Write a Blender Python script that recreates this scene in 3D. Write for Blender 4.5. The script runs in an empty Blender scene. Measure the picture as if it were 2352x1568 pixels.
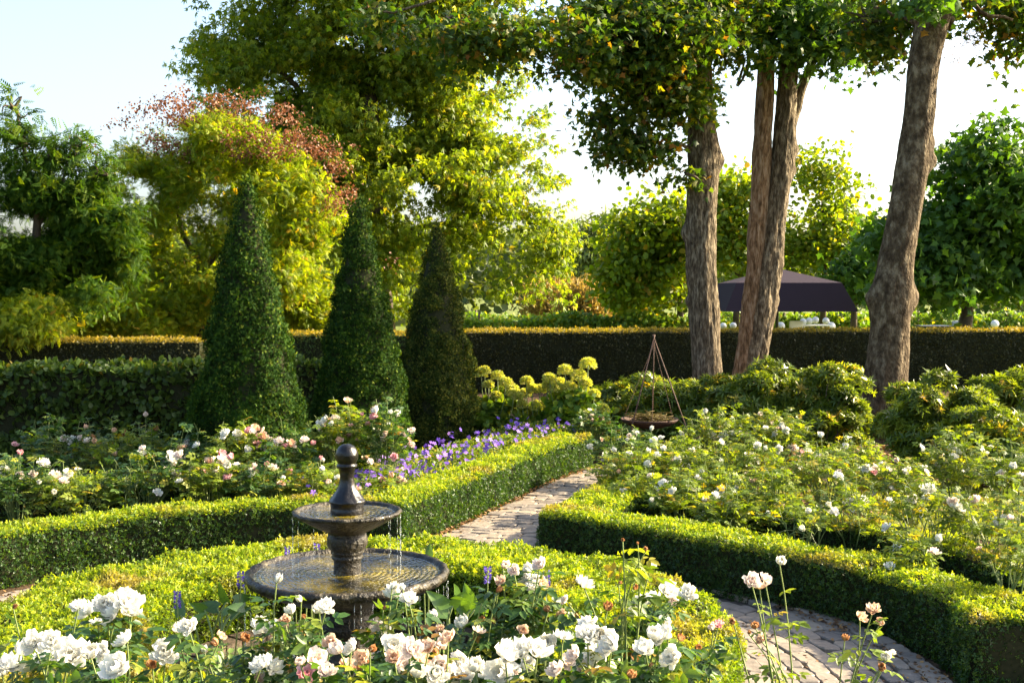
import bpy, bmesh, math, random
import numpy as np
from mathutils import Vector, noise as mnoise
SC = bpy.context.scene
COL = SC.collection
PI = math.pi
# ------------------------------------------------------------------ camera frame (photo measured on a 2352 x 1568 grid)
H, K, CX, CY, HOR = 2.5, 2744.0, 1176.0, 784.0, 666.0
PITCH = math.atan((CY - HOR) / K)
SUN_AZ, SUN_EL = math.radians(74), math.radians(29)      # azimuth measured from +Y towards +X
def ray(px, py):
    ca, sa = math.cos(PITCH), math.sin(PITCH)
    x = px - CX; u = CY - py
    return np.array([x, K*ca + u*sa, -K*sa + u*ca])
def W(px, py, Y):
    d = ray(px, py); d = d*(Y/d[1]); return np.array([d[0], d[1], H + d[2]])
def G(px, py, z=0.0):
    d = ray(px, py); t = (z - H)/d[2]; return np.array([d[0]*t, d[1]*t, z])
def g2(px, py, z): return tuple(G(px, py, z)[:2])
# ------------------------------------------------------------------ bookkeeping
def put(o, parent=None):
    COL.objects.link(o)
    if parent is not None: o.parent = parent
    return o
def tag(o, label=None, cat=None, group=None, kind=None):
    if label: o['label'] = label
    if cat: o['category'] = cat
    if group: o['group'] = group
    if kind: o['kind'] = kind
    return o
def empty(name, loc, label, cat, group=None):
    o = bpy.data.objects.new(name, None); o.location = Vector([float(v) for v in loc]); o.empty_display_size = .1
    put(o); return tag(o, label, cat, group)
def obj(name, me, parent=None, org=None):
    """mesh data given in world coordinates; org = parent's location to subtract"""
    o = bpy.data.objects.new(name, me)
    if parent is not None:
        me.transform(__import__('mathutils').Matrix.Translation(-parent.location))
    elif org is not None:
        v = Vector([float(a) for a in org]); me.transform(__import__('mathutils').Matrix.Translation(-v)); o.location = v
    return put(o, parent)
# ------------------------------------------------------------------ numpy noise
def _h(i, j, k, s):
    n = (i*374761393 + j*668265263 + k*2147483647 + s*974634777) & 0xffffffff
    n = ((n ^ (n >> 13)) * 1274126177) & 0xffffffff
    return ((n ^ (n >> 16)) & 0xffff) / 65535.0
def vn(P, sc, seed=0):
    P = np.asarray(P, float)*sc; I = np.floor(P).astype(np.int64); f = P - I; f = f*f*(3-2*f)
    r = 0
    for a in (0, 1):
        for b in (0, 1):
            for c in (0, 1):
                w = (f[:,0] if a else 1-f[:,0])*(f[:,1] if b else 1-f[:,1])*(f[:,2] if c else 1-f[:,2])
                r = r + w*_h(I[:,0]+a, I[:,1]+b, I[:,2]+c, seed)
    return r
def unit(a):
    return a/np.maximum(np.linalg.norm(a, axis=-1, keepdims=True), 1e-9)
def frames(axis, nrm):
    y = unit(axis); z = nrm - (nrm*y).sum(-1, keepdims=True)*y; z = unit(z); x = np.cross(y, z)
    return np.stack([x, y, z], axis=-1)
def rv(rng, n): return unit(rng.normal(size=(n, 3)))
# ------------------------------------------------------------------ leaf templates: (verts, faces)
def T(v, f): return (np.array(v, float), f)
QUAD = T([(0,0,0),(.3,.45,.07),(0,1,0),(-.3,.45,.07)], [(0,1,2,3)])
ROUND = T([(0,0,0),(.38,.3,.08),(.33,.75,.06),(0,1,0),(-.33,.75,.06),(-.38,.3,.08)], [(0,1,2,3),(0,3,4,5)])
LEAF6 = T([(0,0,0),(.27,.28,.08),(.24,.66,.05),(0,1,-.08),(-.24,.66,.05),(-.27,.28,.08)], [(0,1,2,3),(0,3,4,5)])
NARROW = T([(0,0,0),(.13,.4,.03),(0,1,-.12),(-.13,.4,.03)], [(0,1,2,3)])
_p = [(0,0),(.34,-.10),(.22,.14),(.56,.30),(.27,.46),(0,1),(-.27,.46),(-.56,.30),(-.22,.14),(-.34,-.10)]
MAPLE = T([(0,.3,.05)]+[(x,y,-.10*abs(x)-.06*y*y) for x,y in _p], [(0,i+1,(i+1)%10+1) for i in range(10)])
def compose(base, places):
    """places: (x, y, z, angle in plane, scale, tilt)"""
    V, F = [], []
    for x, y, z, a, s, t in places:
        v = base[0]*s; n = len(V)
        c, q = math.cos(t), math.sin(t)
        v = np.stack([v[:,0], v[:,1]*c - v[:,2]*q, v[:,1]*q + v[:,2]*c], 1)
        c, q = math.cos(a), math.sin(a)
        v = np.stack([v[:,0]*c - v[:,1]*q, v[:,0]*q + v[:,1]*c, v[:,2]], 1) + (x, y, z)
        V += [tuple(p) for p in v]; F += [tuple(i+n for i in f) for f in base[1]]
    return T(V, F)
PALM = compose(NARROW, [(0,0,0,a,s,t) for a,s,t in ((0,1,-.35),(.7,.9,-.5),(-.7,.9,-.5),(1.45,.65,-.6),(-1.45,.65,-.6))])
PINNATE = compose(T([(0,0,0),(.2,.4,.03),(0,1,-.1),(-.2,.4,.03)],[(0,1,2,3)]), [(0,.86,-.06,0,.32,-.2)]+[(0,.12+.17*i,-.01*i,s*1.05,.40-.03*i,-.25) for i in range(5) for s in (1,-1)])
ROSELEAF = compose(LEAF6, [(0,.55,0,0,.52,-.25),(0,.5,0,1.15,.42,-.2),(0,.5,0,-1.15,.42,-.2),(0,.2,0,1.2,.36,-.2),(0,.2,0,-1.2,.36,-.2)])
ROSELO = compose(QUAD, [(0,.5,0,0,.56,-.25),(0,.45,0,1.15,.46,-.2),(0,.45,0,-1.15,.46,-.2),(0,.18,0,1.2,.4,-.2),(0,.18,0,-1.2,.4,-.2)])
WHORL = compose(NARROW, [(0,0,0,i*2*PI/6+.2*(i%2),1,.45-.15*(i%3)) for i in range(6)]+[(0,0,0,i*2*PI/3+.5,.6,1.0) for i in range(3)])
YEW = compose(NARROW, [(0,0,0,0,1,0),(0,.2,0,.8,.62,.1),(0,.2,0,-.8,.62,.1)])
SHOOT = compose(QUAD, [(0,0,0,0,1,.1),(0,0,0,1.9,.85,.25),(0,0,0,-1.9,.85,.25)])
class Leaves:
    def __init__(s): s.parts = []
    def add(s, tpl, P, R, S, rnd, clump=None, mi=0):
        tv, tf = tpl; N = len(P)
        if N == 0: return
        S = np.broadcast_to(S, (N,))
        V = np.einsum('nij,vj->nvi', R, tv)*S[:,None,None] + P[:,None,:]
        n = len(tv); tot = np.array([len(f) for f in tf]); flat = np.concatenate([np.array(f) for f in tf])
        loops = (flat[None,:] + (np.arange(N)*n)[:,None]).ravel()
        s.parts.append((V.reshape(-1,3), loops, np.tile(tot, N), np.repeat(rnd, n), np.repeat(clump if clump is not None else rnd, n), np.full(N*len(tf), mi)))
    def mesh(s, name, mats):
        off = 0; L = []
        for p in s.parts: L.append(p[1]+off); off += len(p[0])
        V = np.concatenate([p[0] for p in s.parts]); L = np.concatenate(L); tot = np.concatenate([p[2] for p in s.parts])
        st = np.concatenate([[0], np.cumsum(tot)[:-1]])
        me = bpy.data.meshes.new(name)
        me.vertices.add(len(V)); me.vertices.foreach_set('co', V.astype(np.float32).ravel())
        me.loops.add(len(L)); me.loops.foreach_set('vertex_index', L.astype(np.int32))
        me.polygons.add(len(tot)); me.polygons.foreach_set('loop_start', st.astype(np.int32)); me.polygons.foreach_set('loop_total', tot.astype(np.int32))
        me.polygons.foreach_set('material_index', np.concatenate([p[5] for p in s.parts]).astype(np.int32))
        for nm, i in (('rnd', 3), ('clump', 4)):
            a = me.attributes.new(nm, 'FLOAT', 'POINT'); a.data.foreach_set('value', np.concatenate([p[i] for p in s.parts]).astype(np.float32))
        for m in (mats if isinstance(mats, (list, tuple)) else [mats]): me.materials.append(m)
        me.update(calc_edges=True)
        return me
def pymesh(name, V, F, mats, smooth=True, mi=None):
    me = bpy.data.meshes.new(name); me.from_pydata([tuple(map(float, v)) for v in V], [], [tuple(map(int, f)) for f in F])
    for m in (mats if isinstance(mats, (list, tuple)) else [mats]): me.materials.append(m)
    if smooth: me.polygons.foreach_set('use_smooth', [True]*len(me.polygons))
    if mi is not None: me.polygons.foreach_set('material_index', mi)
    me.update(); return me
def tube(V, F, pts, rad, n=6, cap=True):
    """append a swept tube to V, F"""
    pts = [np.array(p, float) for p in pts]; m = len(pts); b0 = len(V)
    ref = np.array([.31, .17, .93]) if abs(unit(pts[-1]-pts[0])[2]) < .9 else np.array([1., .1, 0])
    for i, p in enumerate(pts):
        t = unit(pts[min(i+1, m-1)] - pts[max(i-1, 0)]); a = unit(np.cross(t, ref)); b = np.cross(t, a)
        r = rad[i] if hasattr(rad, '__len__') else rad
        for k in range(n):
            an = 2*PI*k/n; V.append(p + (a*math.cos(an) + b*math.sin(an))*r)
    for i in range(m-1):
        for k in range(n):
            q = b0+i*n; F.append((q+k, q+(k+1)%n, q+n+(k+1)%n, q+n+k))
    if cap:
        F.append(tuple(b0+k for k in range(n))[::-1]); F.append(tuple(b0+(m-1)*n+k for k in range(n)))
def bez(a, b, c, n):
    t = np.linspace(0, 1, n)[:,None]; return (1-t)**2*a + 2*t*(1-t)*b + t*t*c
def lathe(prof, c, n=64, flute=None):
    V, F = [], []
    for i, (r, z) in enumerate(prof):
        for k in range(n):
            a = 2*PI*k/n; rr = r*(1 + (flute(z, a) if flute else 0)); V.append((c[0]+rr*math.cos(a), c[1]+rr*math.sin(a), z))
    for i in range(len(prof)-1):
        for k in range(n): F.append((i*n+k, i*n+(k+1)%n, (i+1)*n+(k+1)%n, (i+1)*n+k))
    return V, F
# ------------------------------------------------------------------ materials
def newmat(name):
    m = bpy.data.materials.new(name); m.use_nodes = True; nt = m.node_tree; nt.nodes.clear()
    out = nt.nodes.new('ShaderNodeOutputMaterial'); return m, nt, out
def ramp(nt, fac, stops):
    r = nt.nodes.new('ShaderNodeValToRGB'); e = r.color_ramp.elements
    while len(e) < len(stops): e.new(.5)
    for i, (p, c) in enumerate(stops): e[i].position = p; e[i].color = (*c, 1)
    nt.links.new(fac, r.inputs[0]); return r.outputs[0]
def mixc(nt, fac, a, b, mode='MIX'):
    n = nt.nodes.new('ShaderNodeMix'); n.data_type = 'RGBA'; n.blend_type = mode
    for s, v in ((n.inputs[0], fac), (n.inputs[6], a), (n.inputs[7], b)):
        if hasattr(v, 'links'): nt.links.new(v, s)
        elif isinstance(v, tuple): s.default_value = (*v, 1)
        else: s.default_value = v
    return n.outputs[2]
def leafmat(name, stops, trans=.42, tmul=(1.75,1.65,.3), rough=.5, spec=.28, patch=None, clump=.5):
    m, nt, out = newmat(name); L = nt.links
    a = nt.nodes.new('ShaderNodeAttribute'); a.attribute_name = 'rnd'
    col = ramp(nt, a.outputs['Fac'], stops)
    b = nt.nodes.new('ShaderNodeAttribute'); b.attribute_name = 'clump'
    cl = ramp(nt, b.outputs['Fac'], [(0, (1-clump*.45,)*3), (1, (1+clump*.35, 1+clump*.25, 1-clump*.2))])
    col = mixc(nt, 1.0, col, cl, 'MULTIPLY')
    if patch:
        no = nt.nodes.new('ShaderNodeTexNoise'); no.inputs['Scale'].default_value = patch[0]; no.inputs['Detail'].default_value = 3
        tc = nt.nodes.new('ShaderNodeNewGeometry'); L.new(tc.outputs['Position'], no.inputs['Vector'])
        f = ramp(nt, no.outputs[0], [(patch[1], (0,0,0)), (patch[2], (1,1,1))])
        f2 = nt.nodes.new('ShaderNodeMath'); f2.operation = 'MULTIPLY'; L.new(f, f2.inputs[0]); f2.inputs[1].default_value = patch[4] if len(patch) > 4 else .8
        col = mixc(nt, f2.outputs[0], col, patch[3])
    p = nt.nodes.new('ShaderNodeBsdfPrincipled'); p.inputs['Roughness'].default_value = rough; p.inputs['Specular IOR Level'].default_value = spec
    L.new(col, p.inputs['Base Color'])
    t = nt.nodes.new('ShaderNodeBsdfTranslucent'); L.new(mixc(nt, 1.0, col, tmul, 'MULTIPLY'), t.inputs['Color'])
    mx = nt.nodes.new('ShaderNodeMixShader'); mx.inputs[0].default_value = trans
    L.new(p.outputs[0], mx.inputs[1]); L.new(t.outputs[0], mx.inputs[2]); L.new(mx.outputs[0], out.inputs[0]); return m
def solid(name, stops, scale=6, rough=.7, bump=0, bscale=30, spec=.4, stretch=(1,1,1), metal=0, detail=6, coat=0):
    m, nt, out = newmat(name); L = nt.links
    tc = nt.nodes.new('ShaderNodeTexCoord'); mp = nt.nodes.new('ShaderNodeMapping'); mp.inputs['Scale'].default_value = stretch
    L.new(tc.outputs['Object'], mp.inputs[0])
    no = nt.nodes.new('ShaderNodeTexNoise'); no.inputs['Scale'].default_value = scale; no.inputs['Detail'].default_value = detail; no.inputs['Roughness'].default_value = .65; L.new(mp.outputs[0], no.inputs['Vector'])
    p = nt.nodes.new('ShaderNodeBsdfPrincipled'); p.inputs['Roughness'].default_value = rough; p.inputs['Specular IOR Level'].default_value = spec; p.inputs['Metallic'].default_value = metal; p.inputs['Coat Weight'].default_value = coat; p.inputs['Coat Roughness'].default_value = .08
    L.new(ramp(nt, no.outputs[0], stops), p.inputs['Base Color'])
    if bump:
        n2 = nt.nodes.new('ShaderNodeTexNoise'); n2.inputs['Scale'].default_value = bscale; n2.inputs['Detail'].default_value = 8; L.new(mp.outputs[0], n2.inputs['Vector'])
        b = nt.nodes.new('ShaderNodeBump'); b.inputs['Strength'].default_value = bump; b.inputs['Distance'].default_value = .05 if 'bark' in name else .02; L.new(n2.outputs[0], b.inputs['Height']); L.new(b.outputs[0], p.inputs['Normal'])
    L.new(p.outputs[0], out.inputs[0]); return m
def petalmat(name, stops, trans=.3):
    m = leafmat(name, stops, trans=trans, tmul=(1,.98,.9), rough=.6, spec=.25, clump=0); return m
M = {}
M['box'] = leafmat('box_leaf', [(0,(.055,.11,.012)),(.35,(.11,.19,.016)),(.75,(.22,.30,.021)),(1,(.38,.40,.04))], trans=.42, patch=(1.5,.54,.66,(.28,.18,.07),.6), rough=.45)  # yellow of the tops: partly young leaf, partly sunlight put into the colour
M['boxshade'] = leafmat('box_leaf_painted_shade', [(0,(.018,.05,.016)),(.5,(.038,.09,.021)),(1,(.13,.20,.033))], trans=.34, rough=.4)  # hedge sides: older green leaf with their shade put into the colour
M['yew'] = leafmat('yew_needle', [(0,(.010,.032,.005)),(.6,(.024,.064,.009)),(.9,(.06,.12,.014)),(1,(.16,.20,.024))], trans=.14, rough=.7, spec=.08)
M['yewbrown'] = leafmat('yew_needle_bronzed', [(0,(.016,.032,.006)),(.6,(.038,.066,.011)),(1,(.17,.17,.03))], trans=.16, rough=.7, spec=.08)
M['hornbeam'] = leafmat('hornbeam_leaf', [(0,(.03,.06,.015)),(.6,(.06,.11,.02)),(.93,(.11,.16,.03)),(1,(.25,.16,.03))], trans=.3)
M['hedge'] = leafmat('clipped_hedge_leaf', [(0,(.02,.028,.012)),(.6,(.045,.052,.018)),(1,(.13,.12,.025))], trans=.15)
M['hedgetop'] = leafmat('clipped_hedge_painted_sun_top', [(0,(.12,.12,.03)),(.6,(.24,.20,.04)),(1,(.36,.26,.06))], trans=.4)  # orange sunlight on the tall hedge tops, painted into the leaf colour
M['chestnut'] = leafmat('chestnut_leaf', [(0,(.08,.14,.012)),(.5,(.17,.245,.018)),(.92,(.28,.33,.022)),(1,(.36,.28,.03))], trans=.5)
M['golden'] = leafmat('goldenrain_leaf', [(0,(.09,.16,.010)),(.5,(.20,.28,.014)),(.93,(.32,.35,.018)),(1,(.40,.22,.02))], trans=.52)
M['darkpin'] = leafmat('dark_pinnate_leaf', [(0,(.025,.065,.008)),(.7,(.055,.12,.012)),(1,(.14,.20,.02))], trans=.42, rough=.6, spec=.12)
M['lime'] = leafmat('lime_leaf', [(0,(.10,.17,.015)),(.6,(.17,.25,.02)),(.93,(.24,.27,.025)),(1,(.36,.24,.03))], trans=.5)
M['plane'] = leafmat('plane_leaf', [(0,(.035,.09,.02)),(.7,(.07,.16,.025)),(1,(.12,.22,.03))], trans=.42)
M['maple'] = leafmat('maple_leaf', [(0,(.025,.065,.015)),(.55,(.06,.12,.016)),(.86,(.12,.16,.02)),(.94,(.24,.22,.02)),(1,(.22,.10,.025))], trans=.5)
M['seed'] = leafmat('maple_seed', [(0,(.16,.07,.03)),(1,(.34,.16,.06))], trans=.35, clump=.3)
M['pod'] = leafmat('bronze_seed_pod', [(0,(.14,.055,.03)),(1,(.30,.15,.085))], trans=.3, tmul=(1.2,.9,.6), clump=.3)
M['rhodo'] = leafmat('rhododendron_leaf', [(0,(.06,.10,.018)),(.6,(.13,.19,.025)),(.94,(.24,.28,.04)),(1,(.42,.26,.03))], trans=.4, rough=.35, spec=.4)
M['hydra'] = leafmat('hydrangea_leaf', [(0,(.07,.15,.02)),(.7,(.15,.23,.028)),(1,(.28,.30,.04))], trans=.42)
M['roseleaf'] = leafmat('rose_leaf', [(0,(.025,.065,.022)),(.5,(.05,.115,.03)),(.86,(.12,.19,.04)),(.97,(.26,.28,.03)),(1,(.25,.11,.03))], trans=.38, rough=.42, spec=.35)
M['roselight'] = leafmat('rose_leaf_painted_sun', [(0,(.07,.12,.022)),(.5,(.14,.21,.03)),(.88,(.25,.31,.04)),(1,(.36,.26,.04))], trans=.45, rough=.45, spec=.3)  # paler copy of the rose leaf with sunlight put into its colour
M['geran'] = leafmat('geranium_leaf', [(0,(.07,.13,.025)),(.7,(.13,.20,.03)),(1,(.30,.25,.05))], trans=.4)
M['far'] = leafmat('far_leaf', [(0,(.07,.11,.04)),(1,(.16,.20,.07))], trans=.35)
M['reed'] = leafmat('dry_reed', [(0,(.25,.19,.05)),(.6,(.34,.26,.07)),(1,(.45,.28,.07))], trans=.4, tmul=(1.1,1,.6))
M['vine'] = leafmat('vine_leaf', [(0,(.08,.16,.025)),(.8,(.15,.25,.035)),(1,(.34,.30,.04))], trans=.45)
M['pond'] = leafmat('pickerel_leaf', [(0,(.06,.13,.03)),(1,(.12,.22,.05))], trans=.4, rough=.25, spec=.6)
M['grass'] = leafmat('grass_blade', [(0,(.10,.14,.02)),(1,(.25,.26,.03))], trans=.4)
M['dead'] = leafmat('dead_leaf', [(0,(.10,.05,.025)),(.5,(.19,.10,.05)),(1,(.34,.2,.09))], trans=.15, rough=.7)
M['white'] = petalmat('white_petal', [(0,(.78,.76,.68)),(1,(.88,.87,.82))])
M['blush'] = petalmat('blush_petal', [(0,(.78,.54,.48)),(.4,(.85,.71,.64)),(1,(.89,.82,.75))])
M['pink'] = petalmat('pink_petal', [(0,(.68,.22,.30)),(.5,(.78,.40,.44)),(1,(.84,.60,.58))])
M['apricot'] = petalmat('apricot_petal', [(0,(.52,.22,.11)),(.45,(.76,.50,.34)),(1,(.86,.74,.60))])
M['faded'] = petalmat('faded_petal', [(0,(.24,.10,.04)),(.6,(.45,.22,.09)),(1,(.60,.38,.2))])
M['stamen'] = solid('stamen', [(0,(.55,.35,.04)),(1,(.7,.5,.08))], rough=.7)
M['stem'] = solid('green_stem', [(0,(.10,.15,.04)),(1,(.2,.24,.07))], rough=.5)
M['twig'] = solid('twig_bark', [(.3,(.05,.035,.022)),(.7,(.12,.085,.05))], rough=.8)
M['violet'] = petalmat('violet_petal', [(0,(.10,.04,.38)),(.6,(.20,.09,.52)),(1,(.42,.24,.68))])
M['spike'] = petalmat('violet_spike', [(0,(.08,.05,.35)),(1,(.22,.14,.55))])
M['limehead'] = leafmat('lime_flower_head', [(0,(.34,.40,.09)),(.6,(.50,.54,.15)),(1,(.60,.52,.22))], trans=.35)
M['core'] = solid('hedge_interior', [(.3,(.012,.016,.006)),(.7,(.03,.03,.014))], scale=30, rough=.95, spec=.1)
M['soil'] = solid('soil', [(.3,(.03,.018,.01)),(.55,(.07,.045,.025)),(.75,(.14,.09,.05))], scale=14, rough=.95, bump=.8, bscale=40, spec=.1)
M['lawn'] = solid('lawn_green', [(.3,(.07,.10,.02)),(.7,(.16,.18,.03))], scale=2, rough=.9, bump=.6, bscale=120, spec=.15)
M['mortar'] = solid('path_bedding', [(.3,(.05,.042,.034)),(.7,(.13,.105,.08))], scale=20, rough=.95, bump=.6, bscale=60, spec=.1)
# ------------------------------------------------------------------ world, sun, camera
w = bpy.data.worlds.new('World'); SC.world = w; w.use_nodes = True; nt = w.node_tree; nt.nodes.clear()
sky = nt.nodes.new('ShaderNodeTexSky'); sky.sky_type = 'NISHITA'; sky.sun_disc = False
sky.sun_elevation = SUN_EL; sky.sun_rotation = SUN_AZ; sky.air_density = 1.0; sky.dust_density = 4.0; sky.ozone_density = 1.5; sky.altitude = 0
bg = nt.nodes.new('ShaderNodeBackground'); bg.inputs[1].default_value = .112
wo = nt.nodes.new('ShaderNodeOutputWorld'); nt.links.new(sky.outputs[0], bg.inputs[0]); nt.links.new(bg.outputs[0], wo.inputs[0])
ld = bpy.data.lights.new('sun', 'SUN'); ld.energy = 5.0; ld.angle = math.radians(.53); ld.color = (1, .85, .58)
lo = put(bpy.data.objects.new('sun', ld))
sv = Vector((math.sin(SUN_AZ)*math.cos(SUN_EL), math.cos(SUN_AZ)*math.cos(SUN_EL), math.sin(SUN_EL)))
lo.rotation_euler = sv.to_track_quat('Z', 'Y').to_euler(); lo.location = sv*60
cd = bpy.data.cameras.new('camera'); cd.sensor_width = 36; cd.lens = K/2352*36; cd.clip_end = 3000; cd.clip_start = .05
co = put(bpy.data.objects.new('camera', cd)); co.location = (0, 0, H); co.rotation_euler = (PI/2 - PITCH, 0, 0); SC.camera = co
vs = SC.view_settings; vs.view_transform = 'Standard'; vs.look = 'None'; vs.gamma = 1; vs.use_curve_mapping = False; vs.exposure = 2.1
SC.cycles.max_bounces = 7; SC.cycles.diffuse_bounces = 3; SC.cycles.transmission_bounces = 5; SC.cycles.transparent_max_bounces = 6; SC.cycles.use_denoising = True
SC.cycles.sample_clamp_indirect = 6
# ------------------------------------------------------------------ ground
FC = np.array([-1.025, 7.375])                                    # fountain axis
def sheet(name, pts, z, mat, kind='structure'):
    me = pymesh(name, [(x, y, z) for x, y in pts], [tuple(range(len(pts)))], mat, smooth=False)
    return tag(obj(name, me), kind=kind)
def circ(r, n=96, c=FC): return [(c[0]+r*math.cos(2*PI*i/n), c[1]+r*math.sin(2*PI*i/n)) for i in range(n)]
sheet('ground', [(-600,-80),(600,-80),(600,1200),(-600,1200)], 0, M['lawn'])
sheet('soil', [(-13,.2),(13,.2),(13,31.5),(-13,31.5)], .004, M['soil'])
# stone path
def stone_mat():
    m, nt, out = newmat('path_stone'); L = nt.links
    a = nt.nodes.new('ShaderNodeAttribute'); a.attribute_name = 'rnd'
    col = ramp(nt, a.outputs['Fac'], [(0,(.11,.095,.085)),(.3,(.19,.155,.125)),(.6,(.28,.22,.16)),(.85,(.34,.26,.175)),(1,(.42,.33,.23))])
    tc = nt.nodes.new('ShaderNodeTexCoord'); no = nt.nodes.new('ShaderNodeTexNoise'); no.inputs['Scale'].default_value = 14; no.inputs['Detail'].default_value = 8; L.new(tc.outputs['Object'], no.inputs['Vector'])
    col = mixc(nt, .55, col, ramp(nt, no.outputs[0], [(.25,(.07,.06,.05)),(.6,(.21,.175,.14)),(.85,(.34,.28,.22))]), 'MIX')
    p = nt.nodes.new('ShaderNodeBsdfPrincipled'); p.inputs['Roughness'].default_value = .7; L.new(col, p.inputs['Base Color'])
    b = nt.nodes.new('ShaderNodeBump'); b.inputs['Strength'].default_value = .7; b.inputs['Distance'].default_value = .015; L.new(no.outputs[0], b.inputs['Height']); L.new(b.outputs[0], p.inputs['Normal'])
    L.new(p.outputs[0], out.inputs[0]); return m
M['stone'] = stone_mat()
LARM = [(-1.05,11.29),(-.60,12.4),(.44,15.2),(1.12,16.7)]
RARM = [(.27,10.85),(.93,12.75),(1.7,14.9),(2.3,16.6)]
rng = np.random.default_rng(5)
SP, SF, SR = [], [], []
def stone(q, z=.03):
    q = [np.array(p, float) for p in q]; c = sum(q)/4; b = len(SP)
    k = rng.uniform(.0, .012); tilt = rng.normal(size=2)*.03; r = rng.random()
    pts = []
    for i in range(4):                                             # eight-sided outline
        a, d = q[i], q[(i+1)%4]
        pts.append(a + (d-a)*rng.uniform(.1,.25)); pts.append(a + (d-a)*rng.uniform(.75,.92))
    n = len(pts)
    for s, zz in ((1.02, 0.0), (1.0, z+k-.007), (.90, z+k)):
        for p in pts:
            d = (p-c)*s*.97; SP.append((c[0]+d[0], c[1]+d[1], .010+zz+(d@tilt if zz else 0)+ (rng.normal()*.0012 if zz else 0))); SR.append(r)
    for lv in (0, 1):
        for i in range(n): SF.append((b+lv*n+i, b+lv*n+(i+1)%n, b+(lv+1)*n+(i+1)%n, b+(lv+1)*n+i))
    SF.append(tuple(b+2*n+i for i in range(n)))
r = 2.28
while r < 3.66:
    dr = rng.uniform(.11, .16); a = rng.uniform(0, 1)
    while a < 2*PI+.5:
        da = rng.uniform(.13, .27)/r
        j = rng.normal(size=(4,2))*.008
        stone([FC + (rr*math.cos(t), rr*math.sin(t)) + jj for (rr, t), jj in zip(((r,a),(r,a+da),(r+dr,a+da),(r+dr,a)), j)])
        a += da
    r += dr
def lerp_poly(P, y):
    for (x0,y0),(x1,y1) in zip(P, P[1:]):
        if y <= y1 or (x1,y1) == P[-1]: return x0 + (x1-x0)*(y-y0)/(y1-y0)
y = 11.0
while y < 16.4:
    dy = rng.uniform(.12, .18); xl, xr = lerp_poly(LARM, y)+.08, lerp_poly(RARM, y)-.10; x = xl
    while x < xr - .05:
        dx = min(rng.uniform(.14, .30), xr-x); sk = (x-xl)*-.25; s2 = (x+dx-xl)*-.25; j = rng.normal(size=(4,2))*.008
        if math.hypot(x-FC[0], y-FC[1]) > 3.72:
            stone([np.array(p)+jj for p, jj in zip(((x,y+sk),(x+dx,y+s2),(x+dx+.05,y+dy+s2),(x+.05,y+dy+sk)), j)])
        x += dx
    y += dy
x = 2.7
while x < 6.5:
    dx = rng.uniform(.12,.18); y = 5.7
    while y < 7.3:
        dy = min(rng.uniform(.14,.3), 7.3-y); j = rng.normal(size=(4,2))*.008
        if math.hypot(x-FC[0], y-FC[1]) > 3.72 and dy > .05: stone([np.array(p)+jj for p, jj in zip(((x,y),(x+dx,y),(x+dx,y+dy),(x,y+dy)), j)])
        y += dy
    x += dx
me = pymesh('path', SP, SF, M['stone'], smooth=False); a = me.attributes.new('rnd', 'FLOAT', 'POINT'); a.data.foreach_set('value', np.array(SR, np.float32))
tag(obj('path', me), kind='structure')
sheet('path_bed', circ(3.75), .008, M['mortar'])
sheet('path_bed', [(LARM[0][0],11.0),(RARM[0][0],10.8),RARM[2],RARM[3],LARM[3],LARM[2]], .0095, M['mortar'])
# lawn patches inside the right bed
LP = [G(1700,1090), G(2000,1085), G(2352,1130), G(2600,1240), G(2300,1250), G(2050,1200), G(1800,1140)]
sheet('lawn', [(p[0],p[1]) for p in LP], .012, M['lawn'])
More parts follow.
